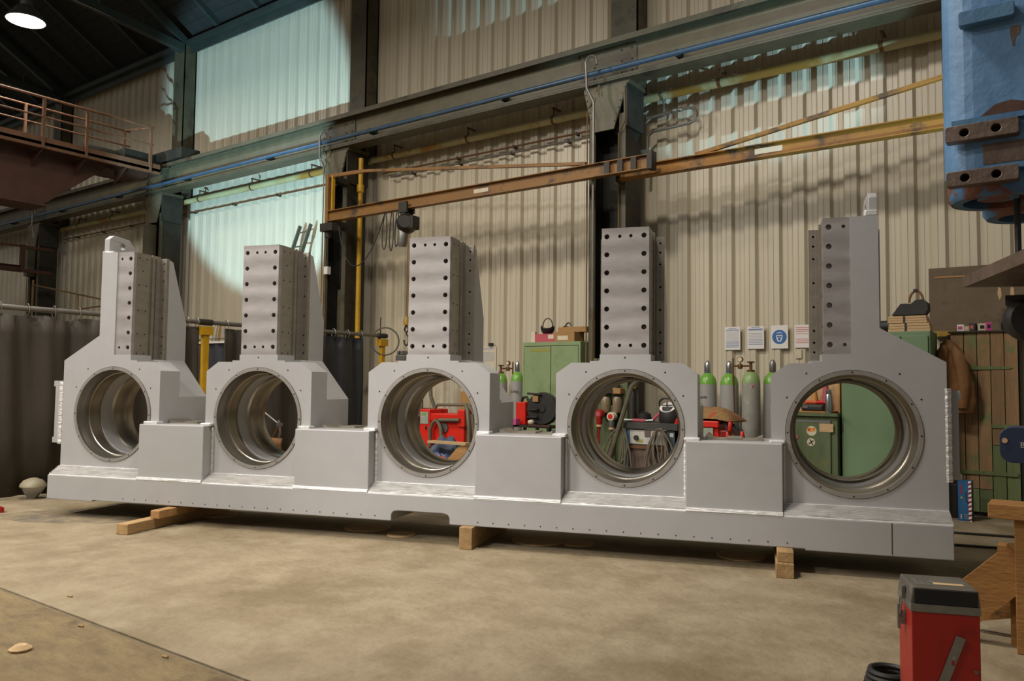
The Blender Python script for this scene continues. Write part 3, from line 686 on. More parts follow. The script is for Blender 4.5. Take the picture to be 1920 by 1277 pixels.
for a in (1.2, 1.9, 2.6): cb.tube(bez((0, -a+.35, -.02), (0, -a+.2, -.5), (0, -a-.2, -.5), (0, -a-.35, -.02)), .008, 6)
tag(cb.build('festoon_cable', 'black', None, (-22.35, 9.0, 4.15)), 'thin black cable drooping in loops under the far left jib arm', 'cable')

h = thing('chain_hoist', 'dark grey electric chain hoist hanging from the orange jib arm', 'hoist', (-8.92, 9.3, 4.2))
MB().box(-.09, .09, -.10, -.06, -.06, .12).box(-.09, .09, .06, .10, -.06, .12).box(-.05, .05, -.1, .1, -.10, -.05).build('trolley', 'dark_steel', h)
MB().lathe([(0, -.20), (.10, -.20), (.15, -.15), (.165, -.02), (.15, .10), (.10, .16), (0, .16)], (0, 0, -.22), (.55, -.8, 0), 20).build('motor_body', 'dark_steel', h)
MB().lathe([(0, -.215), (.06, -.215), (.085, -.2), (.085, -.16)], (0, 0, -.22), (.55, -.8, 0), 16).build('motor_cover', 'galv', h)
MB().box(.10, .22, -.09, .09, -.34, -.12).build('gear_case', 'dark_steel', h, bevel=.02)
MB().lathe([(0, -.36), (.07, -.36), (.085, -.3), (.085, -.02), (.07, 0), (0, 0)], (-.03, -.02, -.24), (.12, 0, 1), 16).build('chain_container', 'galv', h)
MB().box(-.02, .02, -.02, .02, -.12, -.04).build('lug', 'dark_steel', h)
MB().tube([(.05, 0, -.35), (.03, 0, -1.75)], .009, 6).tube([(.085, 0, -.35), (.06, 0, -1.75)], .009, 6).build('chain', 'conduit', h)
MB().lathe([(0, -.09), (.05, -.09), (.055, 0), (.03, .05), (0, .06)], (.045, 0, -1.80), (0, 0, 1), 12).build('hook_block', 'yellow_old', h)
MB().tube([(.045, 0, -1.88), (.0, 0, -1.96), (.045, 0, -2.02), (.09, 0, -1.96), (.05, 0, -1.90)], .014, 6).tube([(.045+.05*math.sin(a), 0, -2.13+.09*math.cos(a)) for a in [PI*k/6 for k in range(10)]], .015, 6).build('hook', 'dark_steel', h)
fc = MB()
for x0, dx, zl in ((-9.42, .13, .62), (-9.26, .10, .66), (-9.14, .09, .60)):
    fc.tube(bez((x0, 9.3, 4.2), (x0-dx*1.3, 9.3, 4.2-zl*1.3), (x0+dx*1.3, 9.28, 4.2-zl*1.3), (x0+.05, 9.28, 4.2), 16), .009, 6)
fc.tube(bez((-10.55, 9.3, 4.1), (-10.3, 9.25, 3.1), (-9.8, 9.25, 3.1), (-9.42, 9.3, 4.2), 16), .010, 6)
fc.tube([(-9.07, 9.3, 4.05), (-8.98, 9.3, 4.02)], .008, 6)
tag(fc.build('festoon_cable', 'black'), 'black hoist supply cable in hairpin loops under the orange jib arm', 'cable')

# ------------------------------------------------------------------ welding booth: rail, posts, curtains
CX = -10.0
rl = thing('curtain_rail', 'long grey curtain rail tube on yellow posts running to the wall', 'rail', (CX, 9.87, 0))
MB().tube([(0, -6.6, 2.2), (0, .05, 2.2)], .032, 10).build('rail_tube', 'pipe_grey', rl)
for y in (0, -3.45):
    p = MB().box(-.04, .04, -.04, .04, 0, 2.10).build('post', 'yellow', rl)
    p.location = (0, y, 0)
    MB().box(-.06, .06, -.09, .09, 2.02, 2.14).build('post_head', 'yellow', p)
    MB().cyl((0, -.1, 2.2), (0, .1, 2.2), .045, n=12).build('clamp', 'dark_steel', p)
    MB().box(-.12, .12, -.12, .12, 0, .012).build('foot_plate', 'yellow', p)
def curtain(y0, y1, label, m='curtain', sag=(), off=0, ph=0, rings=True):
    n = max(12, int((y1-y0)*26)); g_ = []
    r = thing('welding_curtain', label, 'curtain', (CX, y0, 0), 0, 'welding curtains')
    for z in (.03, .7, 1.4, 1.9, 2.13):
        row = []
        for k in range(n+1):
            t = k/n; y = t*(y1-y0); amp = .038*(1.15-.35*z/2.1)
            zz = z
            if z > 2:
                zz -= sum(d*max(0, 1-abs(t-c)/wd_) for c, d, wd_ in sag)
            row.append((off+amp*math.sin(y*13+ph)+.02*math.sin(y*31+z*2), y, zz))
        g_.append(row)
    MB().sheet(g_).build('vinyl_sheet', m, r, solid=.004)
    if rings:
        nn = max(2, int((y1-y0)/.27))
        for k in range(nn+1):
            y = .04+(y1-y0-.08)*k/nn
            MB().tube([(.048*math.cos(a), y, 2.185+.075*math.sin(a)) for a in [2*PI*q/14 for q in range(14)]], .005, 5, True).build('hook_ring', 'galv', r)
    return r
curtain(3.78, 5.9, 'wide dark brown welding curtain left of the machine frame', sag=((.35, .05, .1), (.12, .02, .1), (.6, .03, .1)))
curtain(5.95, 6.33, 'narrow dark brown curtain just left of the first yellow post', ph=1)
curtain(6.72, 8.25, 'dark brown curtain between the first yellow post and the second machined post', 'curtain', ph=2)
curtain(8.42, 9.40, 'blue-black vinyl curtain right of the second machined post', 'curtain_blue', ph=.5)
x0, x1, z0, z1 = R(372, 640, 440, 760, 9.3)
sc = thing('welding_screen', 'blue-black screen standing behind the first yellow post', 'screen', (x0, 9.3, 0))
MB().sheet([[(k*(x1-x0)/12, .02*math.sin(k*1.9), z) for k in range(13)] for z in (.1, 1.0, z1)]).build('vinyl_sheet', 'curtain_blue', sc, solid=.004)
MB().tube([(0, 0, 0), (0, 0, z1+.05), (x1-x0, 0, z1+.05), (x1-x0, 0, 0)], .02, 8).build('frame', 'pipe_grey', sc)
MB().box(0, x1-x0, -.03, -.01, z1-.04, z1).build('white_edge', 'white', sc)
for k, (a, b_) in enumerate(((396, 404), (403, 409), (409, 413))):
    p, q = at(a, 641, 9.7), at(b_, 606, 9.7)
    d = (q-p); lo_ = p - d*(p.z/d.z)
    tag(MB().bar(lo_, q, .035, .06, (0, 1, 0)).build('leaning_slat', ('white', 'offwhite', 'card_light')[k]), ('white slat leaning behind the first yellow post, left of three', 'cream slat leaning behind the first yellow post, middle of three', 'pale wooden slat leaning behind the first yellow post, right of three')[k], 'slat', 'slats leaning behind the post')
p = atx(722, 640, -9.93)
q = Vector((.79, .61, 0))
tag(MB().tube([p+q*(.24*math.cos(a))+Vector((0, 0, .24*math.sin(a))) for a in [2*PI*k/40 for k in range(40)]], .014, 7, True).build('hose_ring', 'hose'), 'round brown hose loop hung on the yellow post end', 'hose')
p = atx(713, 640, -10.05)
tag(MB().tube([p, p+Vector((0, 0, .42))], .010, 6).tube([p+Vector((0, -.02, -.05)), p+Vector((0, -.02, .12))], .025, 8).build('hose_stub', 'rust'), 'thin rusty upright rod beside the hose loop', 'rod')

s_ = fl(66, 933)
sh = thing('work_lamp', 'cream domed lamp with a silver cone standing under the left curtain edge', 'lamp', (s_.x+.05, s_.y-.05, 0))
MB().lathe([(.045, 0), (.05, .01), (.135, .135), (.138, .14), (0, .14)], n=24).build('cone', 'steel', sh)
MB().lathe([(.14, .14), (.135, .165), (.10, .21), (.04, .235), (0, .24)], n=24, flip=False).build('dome', 'shade', sh)
s_ = fl(1, 960)
tag(MB().bar((-.2, 0, .03), (.04, -.02, .03), .05, .05).cyl((.04, -.02, 0), (.04, -.02, .05), .035, n=12).build('red_clamp', 'red_dark', None, (s_.x, s_.y, 0)), 'dark red clamp lying on the floor at the left edge', 'clamp')
# light frame left of the first post
p0, p1, p2, p3 = at(62, 534, 9.0), at(189, 561, 9.0), at(146, 580, 9.0), at(189, 574, 9.0)
q1 = at(146, 551, 9.0)
sw = thing('swing_frame', 'thin brown swing frame on an upright behind the left curtain', 'frame', (p0.x, 9.0, 0))
L_ = lambda v: Vector((v.x-p0.x, v.y-9.0, v.z))
MB().tube([(0, 0, 0), (0, 0, p0.z+.12)], .03, 8).build('upright', 'conduit', sw)
MB().tube([L_(p0), L_(p1), L_(p1)+Vector((1.2, 0, -.5))], .022, 6).tube([L_(q1), L_(p2), L_(p3), L_(p3)+Vector((.9, 0, .05))], .02, 6).build('frame_tube', 'conduit', sw)
# ladder leaning on the wall
a0, a1 = at(563, 424, 10.35), at(583, 420, 10.35)
ld = thing('ladder', 'dark ladder leaning on the wall behind the second machined post', 'ladder', (a0.x-.75, 9.3, 0))
o_ = Vector(ld.location); T0, T1 = a0-o_, a1-o_; B0, B1 = Vector((0, 0, 0)), Vector((T1.x-T0.x, 0, 0))
for a, c in ((B0, T0), (B1, T1)): MB().bar(a, c, .035, .07, (0, 1, 0)).build('stile', 'ladder', ld)
for k in range(1, 16):
    t = (k-.3)/15.2
    MB().tube([B0.lerp(T0, t), B1.lerp(T1, t)], .015, 6).build('rung', 'ladder', ld)

# ------------------------------------------------------------------ gas cylinders
def cylinder(px, y, r_, top, body, shoulder, label, kind, grp='gas cylinders by the wall'):
    p = at(px, 720, y)
    t = thing('gas_cylinder', label, 'gas cylinder', (p.x, y, 0), 0, grp)
    zs_ = top-.16 if kind != 'valve' else top-.10
    zb = zs_-.155
    MB().lathe([(0, 0), (r_*.92, 0), (r_, .02), (r_, zb)], n=28).build('body', body, t)
    MB().lathe([(r_, zb), (r_*.985, zb+.03), (r_*.86, zb+.085), (r_*.62, zb+.125), (r_*.36, zb+.15), (r_*.34, zs_)], n=28).build('shoulder', shoulder, t)
    if kind == 'cap':
        MB().lathe([(r_*.30, zs_-.02), (r_*.36, zs_-.01), (r_*.36, zs_+.10), (r_*.30, zs_+.13), (r_*.12, zs_+.16), (0, zs_+.16)], n=20).build('cap', 'steel' if 'grey cap' not in label else 'galv', t)
        if 'grey cap' not in label: MB().box(-.015, .015, -r_*.37, -r_*.34, zs_, zs_+.02).build('cap_label', 'signblue', t)
    else:
        MB().lathe([(r_*.40, zs_-.03), (r_*.44, zs_-.02), (r_*.44, zs_+.012), (.03, zs_+.015), (.02, zs_+.02), (.02, zs_+.10), (0, zs_+.10)], n=16).build('neck_ring', 'copper', t)
        MB().lathe([(0, .10), (.045, .105), (.05, .12), (.03, .125), (0, .125)], (0, 0, zs_), n=12).build('hand_wheel', 'copper', t)
        sx = 1 if 'left' in label else -1
        MB().tube([(0, 0, zs_+.065), (sx*.22, 0, zs_+.065)], .012, 6).tube([(sx*.235, 0, zs_+.17), (sx*.235, 0, zs_-.04), (sx*.225, .02, .9), (sx*.225, .02, .3)], .012, 6).lathe([(0, -.035), (.03, -.03), (.035, 0), (.03, .03), (0, .035)], (sx*.14, 0, zs_+.06), (0, 0, 1), 10).build('regulator', 'copper', t)
        gg = MB().cyl((sx*.14, -.02, zs_+.15), (sx*.14, .02, zs_+.15), .038, n=16).tube([(sx*.14, 0, zs_+.08), (sx*.14, 0, zs_+.13)], .008, 6).build('gauge', 'copper', t)
        MB().cyl((sx*.14, -.0225, zs_+.15), (sx*.14, -.021, zs_+.15), .03, n=16).build('dial', 'offwhite', gg)
    return t, zb
c1, z_ = cylinder(1327, 10.1, .117, 1.72, 'gas_grey', 'gas_green', 'new grey gas cylinder with green shoulder, left one of the right-hand bay', 'cap')
text('stencil', 'Linde', .055, 'ink_dark', c1, (-.03, -.119, z_-.17), FRONT, .3)
c2, z_ = cylinder(1367.5, 10.1, .117, 1.715, 'gas_grey', 'gas_green', 'new grey gas cylinder with green shoulder and silver cap beside the rusty regulator', 'cap')
c3, z_ = cylinder(1408, 10.02, .115, 1.68, 'gas_old', 'gas_green_old', 'scuffed old grey gas cylinder with a rusty valve and regulator', 'valve')
MB().lathe([(.116, .62), (.121, .625), (.121, .645), (.116, .65)], n=28).build('strap', 'black', c3)
MB().prism([(0, -.02), (.02, .015), (-.02, .015)], .002, o=(.05, -.107, z_-.04)).build('warning_mark', 'ink_red', c3)
c4, z_ = cylinder(1449, 10.22, .117, 1.73, 'gas_grey', 'gas_green', 'grey gas cylinder with a dull grey cap half hidden by the right-hand stand', 'cap')
c5, z_ = cylinder(939, 10.15, .105, 1.66, 'gas_grey', 'gas_green', 'left grey gas cylinder with brass regulator beside the green cabinet', 'valve')
c6, z_ = cylinder(970, 10.15, .105, 1.74, 'gas_grey', 'gas_green', 'grey gas cylinder with silver cap touching the green double cabinet', 'cap')
text('stencil', 'Linde', .07, 'ink_dark', c6, (.02, -.107, z_-.16), FRONT, .3)

# ------------------------------------------------------------------ green double-door cabinet and what lies on it
CY = 9.75
x0, x1, _, z1 = R(980, 641, 1088, 800, CY)
cw = x1-x0
gc = thing('metal_cabinet', 'tall light green double-door steel cabinet against the clad wall', 'cabinet', (x0, CY, 0))
MB().box(0, cw, .02, .5, .06, z1).box(.02, cw-.02, .04, .46, 0, .06).build('carcass', 'green', gc, bevel=.006)
MB().box(0, cw, 0, .02, z1-.055, z1).box(0, .03, 0, .02, .06, z1-.055).box(cw-.03, cw, 0, .02, .06, z1-.055).build('front_frame', 'green', gc)
for k in (0, 1):
    a = .035 + k*(cw/2-.03); d_ = MB().box(a, a+cw/2-.041, -.006, .014, .09, z1-.065).build('door', 'green', gc, bevel=.004)
    if k == 0:
        MB().box(a+.10, a+.46, -.008, -.006, z1-.14, z1-.10).box(a, a+.40, -.008, -.006, z1-.90, z1-.87).build('yellow_tape', 'tape', d_)
        for z in (z1-.30, .5): MB().cyl((a-.006, -.004, z), (a-.006, -.004, z+.14), .008, n=8).build('hinge', 'green', d_)
    else:
        MB().box(a+.012, a+.07, -.03, -.006, z1-1.16, z1-1.10).build('door_handle', 'galv', d_)
        MB().cyl((a+.012, -.012, z1-1.05), (a+.012, -.006, z1-1.05), .015, n=10).build('lock', 'dark_steel', d_)
def rest(px0, py0, px1, py1, y, d, name, m, label, cat, group=None, z=None, bevel=.003, build=True):
    a, b_, c, e = R(px0, py0, px1, py1, y)
    zb = c if z is None else z
    o = MB().box(-(b_-a)/2, (b_-a)/2, 0, d, 0, e-zb).build(name, m, None, ((a+b_)/2, y, zb), bevel=bevel)
    return tag(o, label, cat, group)
b1 = rest(1040, 622, 1077, 640, 9.80, .28, 'cardboard_box', 'card', 'open brown cardboard box with a white label on the green cabinet', 'box', z=z1)
MB().box(-.12, .06, -.002, 0, .025, .09).build('label_sheet', 'offwhite', b1)
b2 = rest(1046, 612, 1098, 622, 9.92, .20, 'cardboard_box', 'card', 'long brown box lying on top of the labelled box', 'box')
b2.location.z = b1.location.z + (b1.dimensions.z if b1.dimensions.z else .15); 
b3 = rest(1003, 626, 1040, 640, 9.80, .24, 'pink_box', 'pinkred', 'pink and white flat box on the green cabinet under the mask', 'box', z=z1)
MB().box(.06, .16, -.002, 0, .05, .11).build('white_patch', 'offwhite', b3)
rest(996, 622, 1003, 640, 9.85, .06, 'paper_roll', 'offwhite', 'small white tin at the left end of the green cabinet top', 'tin', z=z1)
def mask(name, loc, s, rz, label, tip=0):
    t = thing(name, label, 'welding mask', loc, rz)
    g_ = []
    for i in range(9):
        u_ = i/8; row = []
        for k in range(13):
            a = PI*(k/12); wd_ = .11+.03*math.sin(u_*PI)
            row.append((s*(math.cos(a)*wd_), s*(-math.sin(a)*(.12+.05*math.sin(u_*PI))*(1-.35*u_*u_)+.1), s*(.02+.26*u_ - .03*abs(math.cos(a))*u_)))
        g_.append(row)
    o = MB().sheet(g_).build('shell', 'black', t, solid=.006); o.rotation_euler = (tip, 0, 0); o.location = (0, .16*s if tip else 0, .0)
    MB().tube([(s*.1*math.cos(a), s*.1, s*(.16+.17*math.sin(a))) for a in [PI*k/10 for k in range(11)]], .009*s*1.4, 6).build('head_band', 'worn_steel', t)
    return t
p = at(1018, 626, 9.86); mask('welding_mask', (p.x, 9.98, z1+.132), .75, .5, 'dark welding mask lying on the pink box', 1.2)
p = at(1040, 620, 9.9); mask('welding_mask', (p.x+.02, 10.12, z1), .95, -.3, 'black welding mask standing behind the pink box')

# wire feeder trolley right of the third stand
wy = 9.0
p = at(1003, 797, wy); tz = p.z
ft = thing('feeder_trolley', 'low dark steel trolley in front of the green cabinet', 'trolley', (p.x, wy, 0))
MB().box(-.33, .34, -.15, .22, tz-.03, tz).build('tray', 'dark_steel', ft)
MB().box(.0, .34, -.16, -.14, tz-.01, tz+.015).build('red_rim', 'rust', ft)
for sx in (-.3, .12, .3):
    for yy in (-.12, .19): MB().box(sx-.018, sx+.018, yy-.018, yy+.018, 0, tz-.03).build('leg', 'dark_steel', ft)
wf = thing('wire_feeder', 'red welding wire feeder with a big black wire reel', 'wire feeder', (p.x, wy, tz))
MB().box(-.29, -.13, -.10, .16, .0, .31).build('front_plate', 'red', wf, bevel=.006)
MB().box(-.13, .05, .02, .16, .0, .12).build('drive_box', 'dark_steel', wf)
MB().lathe([(0, -.05), (.21, -.05), (.222, -.035), (.222, .035), (.21, .05), (.05, .05), (.05, .065), (0, .065)], (.08, .02, .225), (.25, -1, 0), 32).build('reel', 'black', wf)
MB().lathe([(.212, -.03), (.228, -.02), (.228, .03), (.212, .04)], (.085, .03, .225), (.25, -1, 0), 32).build('reel_rim', 'dark_steel', wf)
MB().tube([(-.15, -.02, .43), (.10, -.06, .42)], .015, 8).build('handle', 'black', wf)
MB().box(-.03, .06, -.07, -.06, .32, .40).build('data_label', 'card', wf)
for z in (.10, .20): MB().tube([(-.13, -.06, z), (.05, -.08, z+.01), (.07, -.08, z+.03)], .016, 8).build('hose_stub', 'black', wf)
MB().tube([(-.26, 0, .31), (-.24, 0, .37), (-.18, 0, .38), (-.14, 0, .32)], .02, 8).build('hose_loop', 'black', wf)
o = tag(MB().box(-.06, .06, -.05, .05, 0, .085).build('magenta_box', 'magenta', None, (p.x-.26, wy-.18+.05, tz), bevel=.004), 'small magenta box on the trolley under the wire feeder', 'box'); o.location.y = wy-.08-.07
o.location.x = p.x-.24; wf.location.y += .05
o = tag(MB().lathe([(0, 0), (.03, 0), (.035, .02), (.035, .06), (.02, .075), (0, .08)], (0, 0, 0), (1, .2, .1), 12).build('welding_nozzle', 'offwhite', None, (p.x-.05, wy-.08, tz+.036)), 'cream nozzle lying on the trolley beside the magenta box', 'nozzle')

# ------------------------------------------------------------------ red welding machine seen through the middle bore, on its trolley
my_ = 8.7
x0, x1, z0, z1 = R(788, 768, 868, 832, my_)
rm = thing('welding_machine', 'red welding power source with a display, seen through the middle bore', 'welding machine', (x0, my_, 0))
W = x1-x0
MB().box(.18, W, .02, .46, z0, z1-.10).build('housing', 'red', rm, bevel=.02)
MB().box(.0, .20, -.02, .40, z0-.10, z1).build('front_panel', 'red', rm, bevel=.015)
MB().box(.18, W+.02, .0, .44, z1-.17, z1-.06).build('side_rail', 'red', rm, bevel=.012)
MB().box(W-.10, W+.03, -.01, .42, z1-.24, z1+.01).build('rear_panel', 'red', rm, bevel=.015)
d_ = MB().box(.025, .175, -.03, -.02, z1-.215, z1-.04).build('display_frame', 'screen', rm)
t = MB(); 
for k in range(3): t.box(.06+.025*k, .078+.025*k, -.034, -.03, z1-.09, z1-.06)
o = t.build('digits', 'gas_green', d_); o['kind'] = 'stuff'
MB().box(.12, .15, -.03, -.02, z1-.30, z1-.25).build('socket', 'black', rm)
MB().tube([(.10, .2, z1), (.16, .2, z1+.06), (W, .2, z1+.075), (W+.06, .2, z1+.02)], .022, 8).build('handle_bar', 'hose', rm)
MB().cyl((.46, -.002, z1-.26), (.46, .02, z1-.26), .07, n=20).build('badge', 'galv', rm); rm.children[-1].scale = (1, 1, 1)
for k, P in enumerate([[(.36, -.03, z1-.15), (.28, -.04, z1-.19), (.24, -.05, z1-.30), (.24, -.05, z0-.05)], [(.36, -.03, z1-.16), (.44, -.05, z1-.25), (.47, -.05, z0+.02), (.46, -.06, z0-.12)], [(W-.04, -.03, z1-.14), (.40, -.035, z1-.15)]]):
    MB().tube(P, .026, 8).build('torch_hose', 'hose', rm)
MB().box(-.02, W+.06, -.02, .5, .12, z0-.10).build('trolley_body', 'black', rm, bevel=.01)
for sx in (.05, W-.05):
    for yy in (.05, .42): MB().cyl((sx-.03, yy, .08), (sx+.03, yy, .08), .08, n=14).build('wheel', 'black', rm)
hb_ = tag(MB().tube([(W+.10, .0, .1), (W+.13, -.02, z1-.25), (W+.08, 0, z1+.0), (W+.0, .05, z1+.08)], .03, 8).tube([(W+.15, .05, .1), (W+.2, .04, z1-.2), (W+.14, .05, z1-.02), (W+.06, .05, z1+.06)], .025, 8).tube([(W+.19, .0, .1), (W+.23, .0, .5), (W+.17, .0, z1-.05)], .03, 8).build('hose_bundle', 'hose', None, (x0, my_, 0)), 'bundle of grey hoses hanging at the right of the red machine', 'hose')
x0b, x1b, z0b, z1b = R(862, 734, 892, 830, 9.6)
tag(MB().box(0, x1b-x0b, 0, .02, 0, z1b).build('chipboard_panel', 'card', None, (x0b, 9.6, 0)), 'brown chipboard panel standing behind the red welding machine', 'panel')
x0b, x1b, z0b, z1b = R(772, 738, 797, 780, 9.3)
mt = thing('bench_motor', 'dark machine with a chrome dome and silver post left of the red machine', 'machine', ((x0b+x1b)/2, 9.3, 0))
MB().box(-.2, .16, -.05, .3, 0, z0b+.12).build('base', 'dark_steel', mt, bevel=.01)
MB().lathe([(.0, z1b), (.06, z1b-.005), (.09, z1b-.04), (.09, z1b-.1), (.0, z1b-.1)], (-.05, 0, 0), n=18, flip=True).build('dome', 'copper', mt)
MB().box(-.13, .03, -.06, .08, z0b+.1, z1b-.1).build('head', 'green_dark', mt)
MB().cyl((.10, -.08, z0b), (.10, -.08, z1b), .035, n=14).build('silver_post', 'steel', mt)
MB().tube([(-.2, -.1, z0b-.02), (.06, -.1, z0b-.02)], .025, 8).build('spindle', 'galv', mt)
pa, pb = at(800, 718, 9.9), at(815, 765, 9.9)
tag(MB().tube([pa+Vector((0, .1, .1)), pa.lerp(pb, .5), pb, Vector((pb.x+.1, pb.y, .3)), Vector((pb.x+.1, pb.y, .02))], .03, 8).tube([pa+Vector((.05, 0, -.05)), pa+Vector((.12, 0, -.12)), pa+Vector((.13, 0, -.28)), pb+Vector((-.12, 0, .2))], .012, 6).build('hose', 'hose'), 'dark hose hanging down the wall above the red machine', 'hose')
# tool tote on a low stand in front of the red machine
ty = 7.75
x0, x1, z0, z1 = R(822, 826, 872, 876, ty)
st = thing('low_stand', 'low wooden stand hidden behind the middle stand, under the tool tote', 'stand', ((x0+x1)/2-.1, ty+.1, 0))
MB().box(-.62, .45, -.05, .35, z0-.05, z0-.02).build('stand_top', 'timber', st)
for sx in (-.55, .40):
    for yy in (0, .3): MB().box(sx-.03, sx+.03, yy-.03, yy+.03, 0, z0-.05).build('leg', 'timber', st)
tt = thing('tool_tote', 'wooden tool tote with a slanted end board and top handle', 'tool tote', ((x0+x1)/2, ty, z0-.02))
hh = z1-z0
MB().prism([(-.20, 0), (.24, 0), (.26, hh*.45), (.24, hh-.03), (.10, hh-.06)], .03, o=(0, 0, 0)).build('end_board', 'timber_new', tt)
MB().box(-.40, .24, -.02, .10, hh-.03, hh).build('handle_board', 'card_light', tt)
MB().box(-.45, .24, .03, .30, 0, .03).build('bottom', 'timber', tt)
MB().prism([(-.20, 0), (.24, 0), (.26, hh*.45), (.24, hh-.03), (.10, hh-.06)], .03, o=(0, .27, 0)).build('end_board', 'timber_new', tt)
x0, x1, z0b, z1b = R(785, 838, 840, 866, ty)
def blanket(name, m, label, cat, loc, a, b_, h_, seed, group=None):
    rr = random.Random(seed); g_ = []
    for i in range(11):
        row = []
        for k in range(15):
            u_, v_ = i/10*2-1, k/14*2-1; e = max(0, 1-u_*u_)**.5*max(0, 1-v_*v_)**.5
            row.append((v_*a*(1+.06*math.sin(i*2.1+seed)), u_*b_, h_*(e*(.75+.25*math.sin(u_*5+seed)*math.cos(v_*6))+.10*rr.random()*e)))
        g_.append(row)
    o = MB().sheet(g_).build(name, m, None, loc, solid=.012); return tag(o, label, cat, group)
o = blanket('blue_bag', 'bluebag', 'blue and white plastic bag beside the tool tote', 'bag', ((x0+x1)/2, ty+.12, z0-.015), (x1-x0)/2, .14, z1b-z0b, 3)
x0, x1, z0b, z1b = R(793, 816, 832, 840, ty)
o = blanket('denim_jacket', 'jeans', 'crumpled dark denim jacket lying on the tote handle', 'jacket', ((x0+x1)/2-.02, ty+.30, z0b-.1), (x1-x0)/2+.02, .16, z1b-z0b+.1, 5)
pa = at(816, 852, ty); pb = at(838, 859, ty)
tag(MB().bar(pa+Vector((0, -.03, -.02)), pb+Vector((0, -.03, -.02)), .04, .045).build('spirit_level', 'orange'), 'orange plastic tool leaning on the tote front', 'tool')

# torch holder seen through the second bore
ty = 6.75
pa, pb = at(484, 767, ty), at(524, 796, ty)
th = thing('torch_holder', 'thin steel arm on a stand seen through the second bore', 'stand', (pb.x, ty, 0))
o_ = Vector((pb.x, ty, 0))
MB().tube([pa-o_+Vector((-.12, 0, .08)), pb-o_], .012, 6).build('arm', 'galv', th)
MB().cbox(pb-o_, (.07, .05, .05)).cyl(pb-o_+Vector((-.01, 0, -.02)), pb-o_+Vector((-.01, 0, .06)), .014, n=8).build('clamp', 'steel', th)
MB().tube([pb-o_, (.02, 0, pb.z-.10), (-.01, 0, pb.z-.22)], .014, 6).build('lever', 'steel', th)
MB().tube([pb-o_+Vector((-.01, .02, 0)), (-.12, .02, pb.z-.14), (-.2, .02, pb.z-.24)], .018, 6).build('grip', 'copper', th)
MB().cyl((0, .03, .03), (0, .03, pb.z), .02, n=10).cyl((0, .03, 0), (0, .03, .03), .16, n=20).build('stand_pole', 'dark_steel', th)
ap = []
for i in range(7):
    z = .1+(pb.z-.28)*i/6; ap.append([(-.16+.30*k/10+.03*math.sin(i), .03*math.sin(k*1.7)-.02, z) for k in range(11)])
tag(MB().sheet(ap).build('leather_apron', 'leather', None, (pb.x, ty-.02, 0), solid=.01), 'dark brown apron hung on the torch stand behind the second bore', 'apron')

# ------------------------------------------------------------------ red welding machine with a sack (right gap)
my_ = 8.75
x0, x1, z0, z1 = R(1296, 789, 1346, 822, my_)
r2 = thing('welding_machine', 'red welding power source under a burlap sack in the right gap', 'welding machine', (x0, my_, 0))
W = x1-x0
MB().box(0, W, .03, .5, z0-.25, z1).build('housing', 'red', r2, bevel=.02)
MB().box(-.01, W+.01, -.01, .05, z1-.075, z1).build('top_brow', 'red', r2, bevel=.012)
MB().box(.02, W-.06, .0, .03, z1-.25, z1-.08).build('control_panel', 'screen', r2)
MB().cyl((W-.10, -.02, z1-.15), (W-.10, .0, z1-.15), .02, n=12).build('knob', 'red_dark', r2)
MB().box(.06, W-.10, .10, .4, z1, z1+.02).build('handle_recess', 'black', r2)
MB().box(W-.02, W+.10, .05, .45, z0-.2, z1-.10).build('side_case', 'red_dark', r2, bevel=.02)
MB().box(-.02, W+.1, 0, .5, .1, z0-.25).build('trolley_body', 'black', r2)
for sx in (.05, W): 
    for yy in (.06, .44): MB().cyl((sx-.03, yy, .06), (sx+.03, yy, .06), .06, n=14).build('wheel', 'black', r2)
for k in range(4):
    dx = .06*k; m_ = ('black', 'hose', 'black', 'black')[k]
    MB().tube([(W+.0+dx*.6, .1, z1-.02), (W+.08+dx, .05, z1-.03-.02*k), (W+.13+dx, .0, z1-.20), (W+.12+dx, .0, z0-.30)], .016, 7).build('hose', m_, r2)
for x, z in ((W+.12, z0+.03), (W+.29, z0+.04), (W+.15, z1-.06)): MB().lathe([(.018, -.05), (.024, -.04), (.024, .04), (.016, .06)], (x, -.02, z), (0, .2, 1), 10).build('connector', 'red', r2)
sxa, sxb, sz0, sz1 = R(1289, 761, 1373, 793, my_)
g_ = []; rr = random.Random(9)
for i in range(13):
    row = []
    for k in range(19):
        u_, v_ = i/12*2-1, k/18*2-1
        e = (1-abs(u_)**3)**.5*(1-abs(v_)**3)**.5
        row.append((v_*(sxb-sxa)/2, u_*.24, .05*e+.085*e*(1-.55*v_)*(.9+.1*math.sin(v_*5+u_*3)) - .05*max(0, v_-.3)))
    g_.append(row)
bt = [[(x, y, -.02*max(0, x*3)-.004) for x, y, z in r_] for r_ in g_]
tag(MB().sheet(g_).sheet([r_[::-1] for r_ in bt]).build('burlap_sack', 'sack', None, ((sxa+sxb)/2, my_+.24, z1+.024)), 'brown burlap sack with faded red print lying on the red machine', 'sack')

